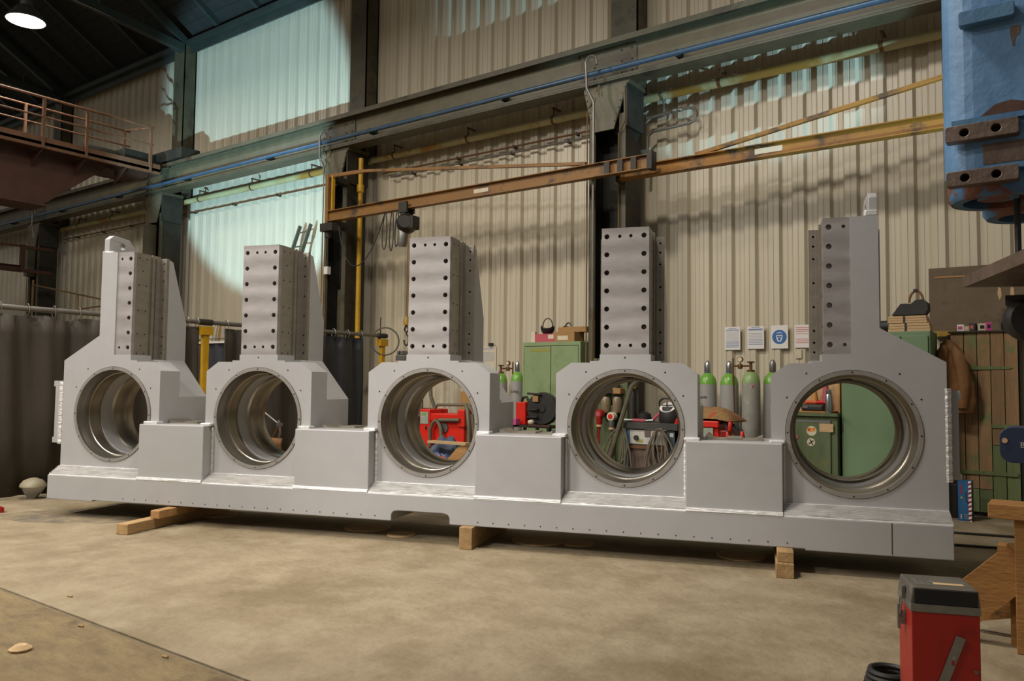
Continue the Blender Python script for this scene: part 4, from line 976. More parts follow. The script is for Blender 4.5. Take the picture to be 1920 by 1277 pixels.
# ------------------------------------------------------------------ welding station seen through the fourth bore
sy = 9.35
x0, x1, z0, z1 = R(1173, 793, 1272, 900, sy)
W = x1-x0
wbn = thing('welding_bench', 'blue framed welding bench with a control panel behind the fourth bore', 'bench', (x0, sy, 0))
MB().box(-.02, W, -.03, .5, z1-.085, z1).build('bench_top', 'dark_top', wbn, bevel=.004)
for a in (0, W-.05): MB().box(a, a+.05, 0, .05, 0, z1-.085).build('leg', 'blue_frame', wbn)
for a in (0, W-.05): MB().box(a, a+.05, .42, .47, 0, z1-.085).build('leg', 'blue_frame', wbn)
cpn = MB().box(.06, .56, .0, .06, z1-.28, z1-.10).build('control_panel', 'panel_white', wbn)
for cx_, cz_, r_ in ((.16, z1-.20, .032), (.42, z1-.145, .026)): MB().cyl((cx_, -.03, cz_), (cx_, 0, cz_), r_, n=14).build('knob', 'black', cpn)
MB().box(.28, .36, -.012, 0, z1-.18, z1-.10).build('switch_plate', 'worn_steel', cpn)
MB().box(.18, .25, -.004, 0, z1-.26, z1-.22).build('yellow_label', 'tape', cpn)
t = MB()
for k in range(4): t.box(.30, .52, -.003, 0, z1-.255+.018*k, z1-.249+.018*k)
o = t.build('panel_print', 'ink_grey', cpn); o['kind'] = 'stuff'
MB().box(.04, .58, .02, .4, .12, z1-.29).build('power_unit', 'worn_steel', wbn)
MB().box(.06, .52, -.01, .03, z1-.34, z1-.30).build('panel_ledge', 'copper', wbn)
MB().box(.58, W, .0, .3, z1-.5, z1-.09).build('side_panel', 'navy_panel', wbn)
MB().box(.63, .68, -.004, 0, z1-.17, z1-.12).build('white_label', 'panel_white', wbn)
for k, x in enumerate((-.08, .52)): MB().cyl((x, -.07, z1-.08), (x, 0, z1-.08), .017, n=10).build('cable_peg', 'offwhite', wbn)
def coil(cx_, z_, n, wd_, ht, seed, label):
    rr = random.Random(seed)
    for k in range(n):
        a, c = wd_*(.5+.9*rr.random()), ht*(.75+.5*rr.random()); sk = (rr.random()-.5)*.25
        P = [(cx_+a*math.sin(t)*(.55+.45*(1-math.cos(t))/2)+sk*(1-math.cos(t))/2, sy-.045-.02*rr.random()-.006*k, z_-c*(1-math.cos(t))/2) for t in [2*PI*q/26 for q in range(26)]]
        yield P
for cx_, n, sd, lab in ((x0-.04, 6, 2, 'grey cable coil hung on the left peg of the blue bench'), (x0+.52, 7, 4, 'grey cable coil hung in front of the bench control panel')):
    t = MB()
    for P in coil(cx_, z1-.07, n, .15, .62, sd, lab): t.tube(P, .011, 6, True)
    tag(t.build('cable_coil', 'cable'), lab, 'cable', 'cable coils on the blue bench')
# mask on the bench
mp_ = at(1247, 775, sy)
vm = thing('welding_helmet', 'black welding helmet with a white window lying on the blue bench', 'welding helmet', (mp_.x, sy+.16, z1))
MB().lathe([(0, .0), (.13, .0), (.15, .04), (.14, .16), (.11, .21), (0, .21)], n=22).build('shell', 'black', vm, bevel=0)
wn = MB().lathe([(0, 0), (.098, 0), (.098, .01), (0, .012)], (0, -.075, .20), (0, -.75, .66), 24).build('window', 'white', vm); wn.scale = (1.1, 1, .85); wn.location = (0, -.0, .03)
MB().tube([(.118*math.cos(a), -.075-.078*math.sin(a)*.6+.0, .235+.085*math.sin(a)) for a in [2*PI*k/24 for k in range(24)]], .012, 6, True).build('window_rim', 'dark_steel', vm)
MB().box(-.075, .075, -.105, -.098, .222, .235).box(-.008, .008, -.105, -.098, .19, .27).build('window_cross', 'ink_dark', vm)
MB().tube([(-.13, -.03, .12), (-.19, -.05, .07), (-.22, -.05, .02)], .018, 6).build('head_strap', 'pinkred', vm)
pa, pb = at(1167, 787, sy), at(1210, 789, sy)
to = thing('welding_torch', 'grey and red welding torch lying on the blue bench', 'torch', (pa.x, sy+.06, z1+.022))
MB().tube([(0, 0, 0), (.12, 0, .0)], .020, 8).build('nozzle', 'galv', to)
MB().tube([(.12, 0, 0), (.30, .01, 0)], .022, 8).build('grip', 'pinkred', to)
MB().tube([(.30, .01, 0), (.42, .0, .01)], .014, 8).build('hose_tail', 'steel', to)
tag(MB().lathe([(0, 0), (.035, 0), (.035, .05), (.015, .07), (0, .07)], n=12).build('red_tin', 'red', None, (x0+W-.07, sy+.1, z1)), 'small red tin at the right end of the blue bench', 'tin')
# supply board with filters, sockets and plugs
bx0, bx1, bz0, bz1 = R(1112, 690, 1176, 860, 9.62)
sb = thing('supply_board', 'dark green supply board with air filters and pipe fittings behind the fourth bore', 'board', (bx0, 9.62, 0))
MB().box(.02, bx1-bx0, 0, .03, .1, 1.75).build('board', 'green_dark', sb)
MB().box(.02, .07, -.02, .0, .1, 1.75).box(.28, .36, -.05, 0, .1, 1.1).build('upright', 'green_dark', sb)
for k, (px_, m_) in enumerate(((1136, 'black'), (1157, 'card'))):
    q = at(px_, 740, 9.55); x_ = q.x-bx0
    f = MB().box(x_-.075, x_+.075, -.12, 0, q.z+.01, q.z+.09).build('regulator_block', m_, sb, bevel=.01)
    MB().cyl((x_, -.06, q.z+.09), (x_, -.06, q.z+.15), .03, n=12).build('regulator_knob', 'black' if k == 0 else 'dark_steel', f)
    MB().lathe([(0, -.22), (.05, -.22), (.068, -.19), (.068, -.04), (.05, 0), (0, 0)], (x_, -.06, q.z-.03), n=16).build('filter_bowl', 'glassbowl', sb)
    MB().cyl((x_-.07, -.13, q.z+.05), (x_-.07, -.12, q.z+.05), .035, n=12).build('gauge', 'black', f)
def plug(px, py, m1, m2, label, tailm, end):
    q = at(px, py, 9.45)
    t = thing('power_plug', label, 'plug', (q.x, 9.45, q.z))
    MB().lathe([(0, .04), (.055, .04), (.06, .03), (.06, -.05), (0, -.05)], (0, 0, 0), (0, -1, 0), 20).build('cap', m1, t)
    MB().cyl((0, -.045, 0), (0, -.041, 0), .035, n=18).build('face', m2, t)
    MB().lathe([(.045, -.05), (.04, -.14), (.03, -.17), (.02, -.19)], n=14).build('body', m1 if m1 == 'red_dark' else 'galv', t)
    MB().lathe([(.036, -.145), (.042, -.15), (.042, -.175), (.03, -.18)], n=12).build('gland', 'card_light', t)
    MB().tube([(0, 0, -.19), (-.02, .0, -.35), (end, .0, -.62), (end+.02, 0, -q.z+.02)], .016, 7).build('cord', tailm, t)
    MB().box(-.03, .03, .05, .17, -.03, .03).build('socket_arm', 'dark_steel', t)
plug(1124, 776, 'red_dark', 'pinkred', 'red industrial plug hanging left of the white plug', 'red_dark', .03)
plug(1147, 781, 'offwhite', 'red', 'white industrial plug with a red face', 'hose', -.05)
pa, pb = at(1184, 725, 9.24), at(1142, 862, 9.24)
tag(MB().tube([pa+Vector((.05, .30, .18)), pa, pa.lerp(pb, .3)+Vector((.0, 0, 0)), pa.lerp(pb, .6), pb, Vector((pb.x-.1, 9.3, .04))], .032, 9).build('suction_hose', 'hose'), 'thick grey hose slanting across the supply board', 'hose')
oc = at(1186, 745, 9.62)
ox = thing('oxygen_cylinder', 'dark slim cylinder with brass valves behind the blue bench', 'cylinder', (oc.x, 9.62, 0))
MB().lathe([(0, 0), (.055, 0), (.055, 1.20), (.05, 1.28), (.03, 1.32), (.03, 1.42), (0, 1.42)], n=18).build('body', 'dark_steel', ox)
MB().lathe([(0, 0), (.02, 0), (.02, .10), (.03, .11), (.03, .16), (0, .16)], (-.04, -.03, 1.52), (1, 0, 0), 10).lathe([(0, 0), (.03, .01), (.035, .05), (.0, .07)], (.05, -.05, 1.33), (0, 0, 1), 12).build('brass_valve', 'yellow_old', ox)
MB().tube([(-.03, 0, 1.42), (-.03, 0, 1.62), (.08, 0, 1.62), (.09, 0, .8), (.09, 0, .05)], .02, 8).build('riser', 'dark_steel', ox)
bw = MB().lathe([(0, 0), (.09, 0), (.10, .04), (.09, .10), (.04, .13), (0, .135)], n=20).build('black_canister', 'black', None, (oc.x+.16, 9.78, z1)); tag(bw, 'black rounded canister behind the torch on the blue bench', 'canister'); bw.location.y = 9.35+.30

# ------------------------------------------------------------------ signs on the wall
SY = 10.476
def sign(px0, py0, px1, py1, name, label, cat='sign', grp=None, m='white'):
    x0, x1, z0, z1 = R(px0, py0, px1, py1, SY)
    t = thing(name, label, cat, ((x0+x1)/2, SY, (z0+z1)/2), 0, grp)
    w_, h_ = x1-x0, z1-z0
    MB().box(-w_/2, w_/2, 0, .006, -h_/2, h_/2).build('plate', m, t)
    return t, w_, h_
t, w_, h_ = sign(1359, 613, 1388, 656, 'notice_sheet', 'white notice with blue lines, left of the two notices', grp='notices on the wall')
def lines(t, rows, w_, h_, m='ink'):
    mb = MB()
    for z, a, c, th_ in rows: mb.box(a*w_, c*w_, -.002, 0, z*h_-th_*h_/2, z*h_+th_*h_/2)
    o = mb.build('print_lines', m, t); o['kind'] = 'stuff'
lines(t, [(.43, -.25, .25, .02), (.36, -.42, .42, .035), (.28, -.42, .42, .012), (-.16, -.42, .42, .02), (-.21, -.42, .42, .02), (-.27, -.42, .42, .015), (-.33, -.42, .42, .02), (-.38, -.42, .42, .02)], w_, h_)
lines(t, [(.22-.045*k, -.40, .40, .012) for k in range(8)], w_, h_, 'ink_grey')
t, w_, h_ = sign(1401, 611.5, 1432.5, 654, 'notice_sheet', 'white notice with blue lines, beside the blue round sign', grp='notices on the wall')
lines(t, [(.45, -.25, .25, .02), (.36, -.42, .42, .04), (.30, -.42, .42, .012), (.18, -.42, .42, .015), (-.08, -.42, .42, .02), (-.15, -.42, .42, .02), (-.23, -.42, .42, .015), (-.30, -.42, .42, .02)], w_, h_)
lines(t, [(.12-.045*k, -.40, .40, .012) for k in range(4)], w_, h_, 'ink_grey')
t, w_, h_ = sign(1445.5, 610, 1477.5, 653.5, 'mandatory_sign', 'white sign with a blue disc showing a head wearing goggles and mask')
r_ = w_*.42; d_ = MB().cyl((0, 0, 0), (0, -.003, 0), r_, n=36).build('blue_disc', 'signblue', t)
hd = [(-.42, .30), (-.30, .58), (0, .68), (.30, .58), (.42, .30), (.44, .05), (.34, -.35), (.18, -.68), (-.18, -.68), (-.34, -.35), (-.44, .05)]
MB().prism([(x*r_*1.05, z*r_) for x, z in hd][::-1], -.0015, o=(0, -.003, 0)).build('head_shape', 'white', d_)
MB().prism([(x*r_, z*r_) for x, z in ((-.42, .34), (-.3, .5), (0, .58), (.3, .5), (.42, .34), (.40, .22), (.2, .28), (-.2, .28), (-.40, .22))][::-1], -.0015, o=(0, -.0045, 0)).build('hair_shape', 'signblue', d_)
MB().prism([(x*r_, z*r_) for x, z in ((-.34, .12), (.34, .12), (.30, -.10), (.08, -.08), (0, 0), (-.08, -.08), (-.30, -.10))][::-1], -.0015, o=(0, -.0045, 0)).build('goggles_shape', 'signblue', d_)
MB().prism([(x*r_, z*r_) for x, z in ((-.16, -.16), (0, -.10), (.16, -.16), (.20, -.36), (0, -.58), (-.20, -.36))][::-1], -.0015, o=(0, -.0045, 0)).build('mask_shape', 'signblue', d_)
t, w_, h_ = sign(1490, 609, 1520, 652, 'notice_sheet', 'white notice with red lines half hidden behind the fifth post')
lines(t, [(.38, -.42, .42, .02), (.30, -.42, .42, .02), (.22, -.42, .42, .02), (.12, -.42, .42, .015), (-.12, -.42, .42, .02), (-.20, -.42, .42, .02), (-.28, -.42, .42, .02)], w_, h_, 'ink_red')
t, w_, h_ = sign(1491, 655, 1503, 672, 'notice_strip', 'small pale strip under the red-lined notice', m='offwhite')
t, w_, h_ = sign(893, 650, 930, 700, 'wall_poster', 'faded cream poster with a blue sky area beside the third post', 'poster', m='offwhite')
MB().box(-w_/2+.01, w_/2-.04, -.002, 0, -.02, h_*.30).build('blue_area', 'panel_white', t)
text('heading', 'MONTAGE', .045, 'ink_grey', t, (.03, -.003, h_*.41), FRONT) if False else lines(t, [(.42, -.2, .42, .06)], w_, h_, 'ink_grey')
x0, x1, z0, z1 = R(916, 643, 922, 649, 10.44)
tag(MB().box(0, x1-x0, 0, .05, 0, z1-z0).build('hook_block', 'dark_steel', None, (x0, 10.44, z0)), 'small dark block clipped above the faded poster', 'clip')

# ------------------------------------------------------------------ right side: bench cabinet, tall cabinet, plank cupboard
BY = 9.3
x0, x1, z0, z1 = R(1470, 774, 1570, 900, BY)
W = x1-x0
bc = thing('bench_cabinet', 'old dark green bench cabinet with round stickers seen through the fifth bore', 'cabinet', (x0, BY, 0))
MB().box(0, W, .02, .55, 0, z1).build('carcass', 'green_dark', bc, bevel=.006)
MB().box(-.01, W+.01, -.02, .56, z1-.035, z1).build('top_board', 'green_dark', bc)
dr = MB().box(.03, W-.07, -.005, .02, .1, z1-.08).build('door', 'green_dark', bc, bevel=.004)
MB().box(.03, W-.07, -.008, -.003, z1-.11, z1-.08).build('bright_edge', 'galv', dr)
q0 = at(1554, 802, BY)
MB().box(q0.x-x0-.10, q0.x-x0+.05, -.008, -.005, q0.z-.05, q0.z+.045).build('paper_label', 'card_light', dr)
q1 = at(1522, 808, BY); q2 = at(1521, 829, BY); q3 = at(1492, 819, BY)
s1 = MB().cyl((q1.x-x0, -.008, q1.z), (q1.x-x0, -.005, q1.z), .055, n=22).build('round_sticker', 'offwhite', dr)
MB().cyl((q1.x-x0, -.010, q1.z+.004), (q1.x-x0, -.008, q1.z+.004), .044, n=20).build('sticker_print', 'sticker_red', s1) if False else None
s2 = MB().cyl((q2.x-x0, -.008, q2.z), (q2.x-x0, -.005, q2.z), .045, n=22).build('round_sticker', 'offwhite', dr)
MB().box(q1.x-x0-.045, q1.x-x0+.04, -.010, -.008, q1.z-.005, q1.z+.035).build('sticker_print', 'sticker_red', dr)
MB().bar((q2.x-x0-.025, -.009, q2.z-.02), (q2.x-x0+.03, -.009, q2.z+.02), .002, .012).bar((q2.x-x0+.02, -.009, q2.z-.03), (q2.x-x0-.01, -.009, q2.z+.03), .002, .012).build('sticker_print', 'ink_dark', dr)
MB().box(q3.x-x0-.03, q3.x-x0+.03, -.012, -.005, q3.z-.02, q3.z+.02).build('lock_plate', 'pinkred', dr)
bs = thing('plywood_shelf', 'open plywood shelf box standing on the dark green bench cabinet', 'shelf', (x0, BY+.12, z1))
MB().box(.0, W-.02, .36, .38, 0, .52).build('back_panel', 'card_light', bs)
MB().box(.0, W-.1, .0, .36, 0, .015).build('base_board', 'skin_tan', bs)
MB().box(W-.04, W-.02, .1, .36, 0, .52).build('side_panel', 'skin_tan', bs)
q = at(1554, 772, BY+.06); 
tf = thing('thermos_flask', 'brushed steel thermos flask on the dark green bench cabinet', 'flask', (q.x-.0, BY+.06, z1))
MB().lathe([(0, 0), (.036, 0), (.038, .01), (.038, .19), (.030, .21), (.028, .215)], n=20).build('body', 'thermos', tf)
MB().lathe([(.028, .212), (.029, .215), (.029, .265), (.022, .27), (0, .27)], n=20).build('cup', 'steel', tf)
q = at(1527, 762, BY+.2)
tc_ = thing('tool_case', 'flat black tool case on the plywood shelf', 'case', (q.x, BY+.22, z1+.016))
MB().box(-.14, .11, -.07, .10, 0, .075).build('body', 'black', tc_, bevel=.02)
MB().box(-.12, -.06, -.074, -.069, .035, .055).build('latch', 'galv', tc_)
MB().box(-.04, .09, -.074, -.069, .045, .052).build('seam', 'hose', tc_)
for k, (px_, py_, m_, a, lab) in enumerate(((1525, 741, 'skin_tan', .35, 'tan gloved tool handle standing on the plywood shelf'), (1546, 726, 'pinkred', .1, 'dark red bottle on the plywood shelf behind the flask'), (1518, 750, 'orange', 1.1, 'orange grip tool lying on the black tool case'), (1538, 752, 'red', 1.25, 'red gripped tool beside the orange one'))):
    q = at(px_, py_, BY+.3); zb = z1+.016 if k < 2 else z1+.092
    top = max(.08, q.z-zb+.06) if k < 2 else .05
    if k < 2: o = MB().lathe([(0, 0), (.035, 0), (.045, top*.3), (.035, top*.7), (.02, top), (0, top)], n=12).build(('glove', 'bottle')[k], m_, None, (q.x, BY+.36, zb))
    else: o = MB().lathe([(0, -.06), (.018, -.055), (.022, 0), (.016, .06), (.02, .08), (0, .09)], (0, 0, .022), (math.sin(a), .2, 0), 10).build('hand_tool', m_, None, (q.x, BY+.2+.03*k, zb))
    tag(o, lab, 'tool' if k != 1 else 'bottle')
TY = 9.4
x0, x1, _, z1 = R(1577, 620, 1746, 900, TY); z1 = at(1700, 621, TY).z
W = x1-x0
tc2 = thing('metal_cabinet', 'tall soft green steel cabinet behind the fifth stand', 'cabinet', (x0, TY, 0))
MB().box(0, W, .02, .5, 0, z1).build('carcass', 'green_soft', tc2, bevel=.006)
for k in (0, 1):
    a = .02+k*(W*.68); b_ = W*.68-.0 if k == 0 else W-.02
    d_ = MB().box(a+.005, b_, -.004, .02, .08, z1-.05).build('door', 'green_soft', tc2, bevel=.004)
    MB().cyl((b_-.05 if k == 0 else a+.05, -.03, 1.0), (b_-.05 if k == 0 else a+.05, -.004, 1.0), .014, n=10).build('door_knob', 'galv', d_)
    if k == 0:
        for (sx_, sz_, sr) in ((.30, 1.05, .03), (.36, 1.02, .02)): pass
def bundle(px0, py0, px1, py1, y, zb, label):
    a, b_, c, e = R(px0, py0, px1, py1, y)
    t = thing('wood_bundle', label, 'bundle', (a, y, zb), 0, 'strapped wood bundles')
    h_ = (e-c)
    for k in range(3): MB().box(.004*k, b_-a-.005*k, .003*(k % 2), .2, h_*k/3+.001, h_*(k+1)/3-.002).build('slat', 'card_light', t)
    MB().box((b_-a)*.40, (b_-a)*.45, -.004, .205, -.0, h_+.003).build('strap', 'black', t)
    return h_
zb = z1
hh = bundle(1665, 605, 1744, 620.5, TY+.03, zb, 'lower strapped bundle of pale wood strips on the tall soft green cabinet')
h2 = bundle(1664, 591, 1738, 604.5, TY+.05, zb+hh+.004, 'upper strapped bundle of pale wood strips under the black helmet')
p = at(1709, 592, TY+.1); zt = zb+hh+h2+.012
m_ = thing('welding_helmet', 'black welding helmet with a raised head band on the wood bundles', 'welding helmet', (p.x, TY+.13, zt))
MB().prism([(-.19, 0), (.14, 0), (.17, .05), (.165, .125), (.12, .165), (.05, .16), (.0, .12), (-.05, .125), (-.10, .125)], .17, o=(0, -.08, 0)).build('shell', 'black', m_, bevel=.02)
MB().tube([(-.0+.07*math.cos(a)+.045, 0, .14+.125*math.sin(a)) for a in [PI*k/10 for k in range(11)]], .013, 6).build('head_band', 'leather', m_)
MB().box(.02, .06, -.02, .02, .255, .285).build('band_knob', 'black', m_)
x0, x1, z0, z1b = R(1649, 592, 1662, 612, TY+.1)
o = tag(MB().cyl((-.02, 0, 0), (.13, 0, 0), .065, n=18).build('tape_roll', 'black', None, (x0, TY+.12, zb+.066)), 'black roll lying left of the wood bundles', 'roll')
MB().cyl((.131, 0, 0), (.15, 0, 0), .05, n=18).build('green_end', 'gas_green_old', o)

# brown sheet and plank cupboard
x0, x1, z0, z1 = R(1742, 504, 2010, 622, 10.25); z1 = at(1742, 504, 10.25).z; z0 = at(1742, 622, 10.25).z
bp_ = thing('steel_sheet', 'large brown steel sheet mounted on the wall above the plank cupboard', 'sheet', (x0, 10.25, z0))
MB().box(0, x1-x0, 0, .02, 0, z1-z0).build('sheet', 'brownplate', bp_)
MB().bar((.08, -.004, z1-z0-.09), (.75, -.004, z1-z0-.02), .004, .03).build('scratched_strip', 'card_light', bp_) if False else MB().box(.06, .9, -.006, 0, z1-z0-.12, z1-z0-.10).build('edge_strip', 'card', bp_)
for dx in (.7, .82): MB().prism([(0, -.07), (.02, -.02), (.015, .06), (-.01, .08), (-.02, 0)], -.002, o=(dx, 0, .40)).build('paint_fleck', 'card_light', bp_)
MB().box(.02, x1-x0, -.05, .22, -.06, 0).build('yellow_beam', 'yellow_old', bp_)
for sx in (.05, x1-x0-.1): MB().box(sx, sx+.05, .02, .22, .1, .16).build('wall_bracket', 'dark_steel', bp_)
PY = 10.0
xa, xb_ = at(1785, 800, PY).x, at(1912, 800, PY).x
pcup = thing('plank_cupboard', 'tall cupboard of weathered brown and green planks with strap hinges', 'cupboard', (xa, PY, 0))
n = 5; wd_ = (xb_-xa)/n; zt = at(1850, 622, PY).z
for k in range(n):
    zlo = .78 if k >= 3 else (.30 if k > 0 else .06)
    MB().box(k*wd_+.004, (k+1)*wd_-.004, random.uniform(-.004, .004), .025, zlo, zt-random.uniform(0, .012)).build('plank', 'brownwood', pcup)
    if zlo > .1: MB().box(k*wd_+.004, (k+1)*wd_-.004, random.uniform(-.004, .004), .025, .05, zlo-.006).build('plank', 'greenwood', pcup)
MB().box(-.02, xb_-xa+.02, .03, .18, 0, zt-.02).build('carcass', 'dark_steel', pcup)
hz = at(1850, 690, PY).z
MB().prism([(wd_*.95, hz-.022), (xb_-xa-.08, hz-.012), (xb_-xa-.05, hz), (xb_-xa-.08, hz+.012), (wd_*.95, hz+.026)], -.010, o=(0, -.004, 0)).build('strap_hinge', 'greenwood', pcup)
for z in (at(1850, 887, PY).z, at(1890, 800, PY).z):
    MB().box(.02 if z < .6 else wd_*3, xb_-xa-.02, -.016, -.005, z-.02, z+.02).build('batten', 'greenwood', pcup)
MB().box(-.02, xb_-xa+.02, -.03, .20, zt-.005, zt+.012).build('top_board', 'dark_steel', pcup)
for k, (px0_, px1_, m_, hgt, rz, lab) in enumerate(((1794, 1807, 'white', .075, .1, 'white and magenta small box at the left end of the cupboard top'), (1808, 1818, 'card_light', .06, 0, 'tan small box second from the left on the cupboard top'), (1819, 1830, 'black', .085, -.2, 'black and pink small box in the middle of the cupboard top'), (1833, 1846, 'offwhite', .08, .35, 'pale tilted small box right of the black one on the cupboard top'), (1847, 1858, 'magenta', .09, .3, 'bright pink small box at the right of the cupboard top row'), (1880, 1892, 'black', .09, .5, 'black small box beside the dark hand wheel on the cupboard top'))):
    a, b_ = at(px0_, 615, PY+.02).x, at(px1_, 615, PY+.02).x; wd2 = b_-a
    o = thing('small_box', lab, 'box', ((a+b_)/2, PY+.05, zt+.012), rz, 'small boxes on the plank cupboard')
    MB().box(-wd2/2, wd2/2, -.04, .05, 0, hgt).build('carton', m_, o, bevel=.003)
    MB().box(-wd2/2+.01, wd2/2-.015, -.042, -.04, hgt*.3, hgt*.75).build('print', ('magenta', 'offwhite', 'pinkred', 'black', 'black', 'dark_steel')[k], o)
# jacket hung on the cupboard corner
q = at(1783, 640, 9.85)
jk = thing('work_jacket', 'brown leather work jacket hanging at the corner of the plank cupboard', 'jacket', (q.x, 9.85, q.z-.78))
def lump(rows, seed=0):
    g_ = []; 
    for z, cx_, a, c in rows:
        g_.append([(cx_+a*math.cos(t)*(1+.08*math.sin(5*t+z*9+seed)), c*math.sin(t)*(1+.1*math.sin(4*t+z*7)), z) for t in [2*PI*k/24 for k in range(25)]])
    return MB().sheet(g_)
lump([(0, .06, .13, .06), (.12, .06, .16, .07), (.30, .04, .17, .08), (.5, .02, .15, .08), (.66, -.01, .12, .07), (.76, -.03, .07, .05), (.80, -.03, .02, .02)]).build('body', 'leather', jk)
lump([(.10, -.10, .05, .05), (.30, -.10, .065, .06), (.5, -.09, .07, .06), (.68, -.07, .06, .05), (.74, -.06, .02, .02)], 2).build('sleeve', 'leather', jk)
jk.children[-1].location = (0, -.06, 0)
lump([(.05, .10, .05, .05), (.30, .12, .065, .06), (.5, .10, .07, .06), (.66, .06, .06, .05), (.72, .04, .02, .02)], 4).build('sleeve', 'leather', jk)
jk.children[-1].location = (0, -.06, 0)
MB().tube([(-.03, 0, .78), (-.03, .0, .84), (-.03, .08, .84), (-.03, .12, .80)], .012, 6).build('hook', 'dark_steel', jk)
# blue tool carton on the floor
xa, xb_, z0, z1 = R(1796, 902, 1822, 965, 9.55)
ca = thing('tool_carton', 'tall blue tool carton with a red-and-white striped edge on the floor', 'carton', (xa, 9.55, 0))
W = xb_-xa
MB().box(0, W, 0, .14, 0, z1).build('box', 'carton', ca)
MB().box(W, W+.002, 0, .14, 0, z1).build('dark_side', 'carton_dark', ca)
sp = MB().box(W-.030, W-.003, -.0015, 0, 0, z1).build('edge_band', 'white', ca)
for k in range(9):
    z = z1*k/9
    MB().prism([(W-.030, z), (W-.003, z+.012), (W-.003, z+.032), (W-.030, z+.020)], -.001, o=(0, -.0015, 0)).build('red_stripe', 'red_dark', sp)
o = text('wordmark', 'BOSCH', .030, 'red', ca, (.032, -.002, z1*.80), (PI/2, PI/2*-1, 0)) 
MB().bar((.075, -.002, z1*.72), (.078, -.002, z1*.50), .002, .010).bar((.078, -.002, z1*.50), (.10, -.002, z1*.44), .002, .016).build('tool_picture', 'ink_dark', ca)
MB().cyl((.034, -.002, z1*.58), (.034, 0, z1*.58), .012, n=14).build('round_mark', 'gas_green_old', ca)
MB().box(.022, .034, -.0015, 0, .02, .07).box(.052, .095, -.0015, 0, .03, .034).box(.052, .095, -.0015, 0, .05, .054).box(.052, .095, -.0015, 0, .07, .074).build('small_print', 'panel_white', ca)
# dark box behind the carton
q = at(1786, 935, 9.75)
tag(MB().box(-.12, .10, 0, .2, 0, .36).build('dark_bin', 'black', None, (q.x-.05, 9.72, 0), bevel=.01), 'dark bin between the machine frame and the blue carton', 'bin')

# ------------------------------------------------------------------ near right: trestle, red canister, drilling machine
tr = thing('trestle', 'rough wooden trestle with a diagonal brace at the right edge', 'trestle', (-.38, 4.95, 0))
o = lambda v: v
MB().box(-.06, .75, -.02, .20, .70, .775).build('top_board', 'trestle', tr, bevel=.004)
MB().box(.055, .145, .02, .10, 0, .70).build('post', 'trestle', tr, bevel=.004)
MB().bar((-.36, .12, .02), (.09, .12, .47), .05, .21, (0, 0, 1)).build('brace', 'trestle', tr)
MB().box(-.03, .40, .10, .22, .50, .54).build('middle_board', 'trestle', tr)
MB().box(.02, .06, .16, .24, 0, .50).build('rear_leg', 'trestle', tr)
MB().bar((-.20, .35, .10), (.2, .30, .22), .05, .10).build('lower_rail', 'trestle', tr)
MB().box(.6, .69, .02, .10, 0, .70).build('post', 'trestle', tr)

q = dep(1709, 1146, 3.15)
rc = thing('rod_canister', 'red steel canister with a grey latched lid in the lower right corner', 'canister', (q.x, q.y, 0), math.radians(21))
w_, d_ = .245, .235; zt = q.z
lidz = dep(1709, 1101, 3.15).z
MB().box(0, w_, 0, d_, .0, zt-.0).build('body', 'red_dark', rc, bevel=.004)
MB().box(-.003, w_+.003, -.003, d_+.003, zt-.0, zt+.032).build('galvanised_rim', 'galv', rc, bevel=.002)
ld_ = MB().prism([(-.004, zt+.032), (w_+.004, zt+.032), (w_-.004, lidz), (.006, lidz)], d_, o=(0, 0, 0)).build('lid', 'lid_grey', rc, bevel=.005)
MB().box(.012, w_-.008, -.0045, .001, zt+.034, lidz-.006).build('black_front_pad', 'lid_black', ld_)
MB().box(.10, .21, .07, .10, lidz, lidz+.0015).build('worn_label', 'card_light', ld_)
for k in range(3): MB().box(.03+.02*k, .045+.02*k, .05, .16-.03*k, lidz, lidz+.001).build('scuffed_print', 'galv', ld_)
MB().bar((.175, -.006, zt-.085), (.075, -.006, zt-.36), .004, .034, (1, 0, .3)).build('strap_bar', 'galv', rc)
MB().cyl((.147, -.012, zt-.165), (.147, -.006, zt-.165), .006, n=10).build('bar_bolt', 'steel', rc)
MB().box(.140, .150, -.0095, -.006, zt-.195, zt-.178).build('bar_slot', 'red_dark', rc)
MB().cyl((w_-.018, -.008, zt-.215), (w_-.018, 0, zt-.215), .008, n=10).build('rivet', 'worn_steel', rc)
MB().tube([(-.012, .10, zt+.055), (-.02, .10, zt-.02), (-.022, .115, zt-.065), (-.022, .13, zt-.02), (-.012, .13, zt+.055)], .004, 6).build('latch_wire', 'steel', rc)
MB().box(-.016, -.003, .095, .135, zt+.025, zt+.075).build('latch_plate', 'galv', rc); MB().box(-.016, -.001, .10, .13, zt-.08, zt-.03).build('latch_plate', 'galv', rc)
MB().box(-.030, -.020, .104, .126, zt-.10, zt+.0).build('latch_lever', 'galv', rc)
q = fl(1668, 1292)
cl = MB()
for k in range(4): cl.tube([((.10-.006*k)*math.cos(a), (.10-.006*k)*math.sin(a), .014+.022*k) for a in [2*PI*i/28 for i in range(28)]], .013, 6, True)
tag(cl.build('cable_coil', 'black', None, (q.x, q.y, 0)), 'dark cable coil on the floor left of the red canister', 'cable')

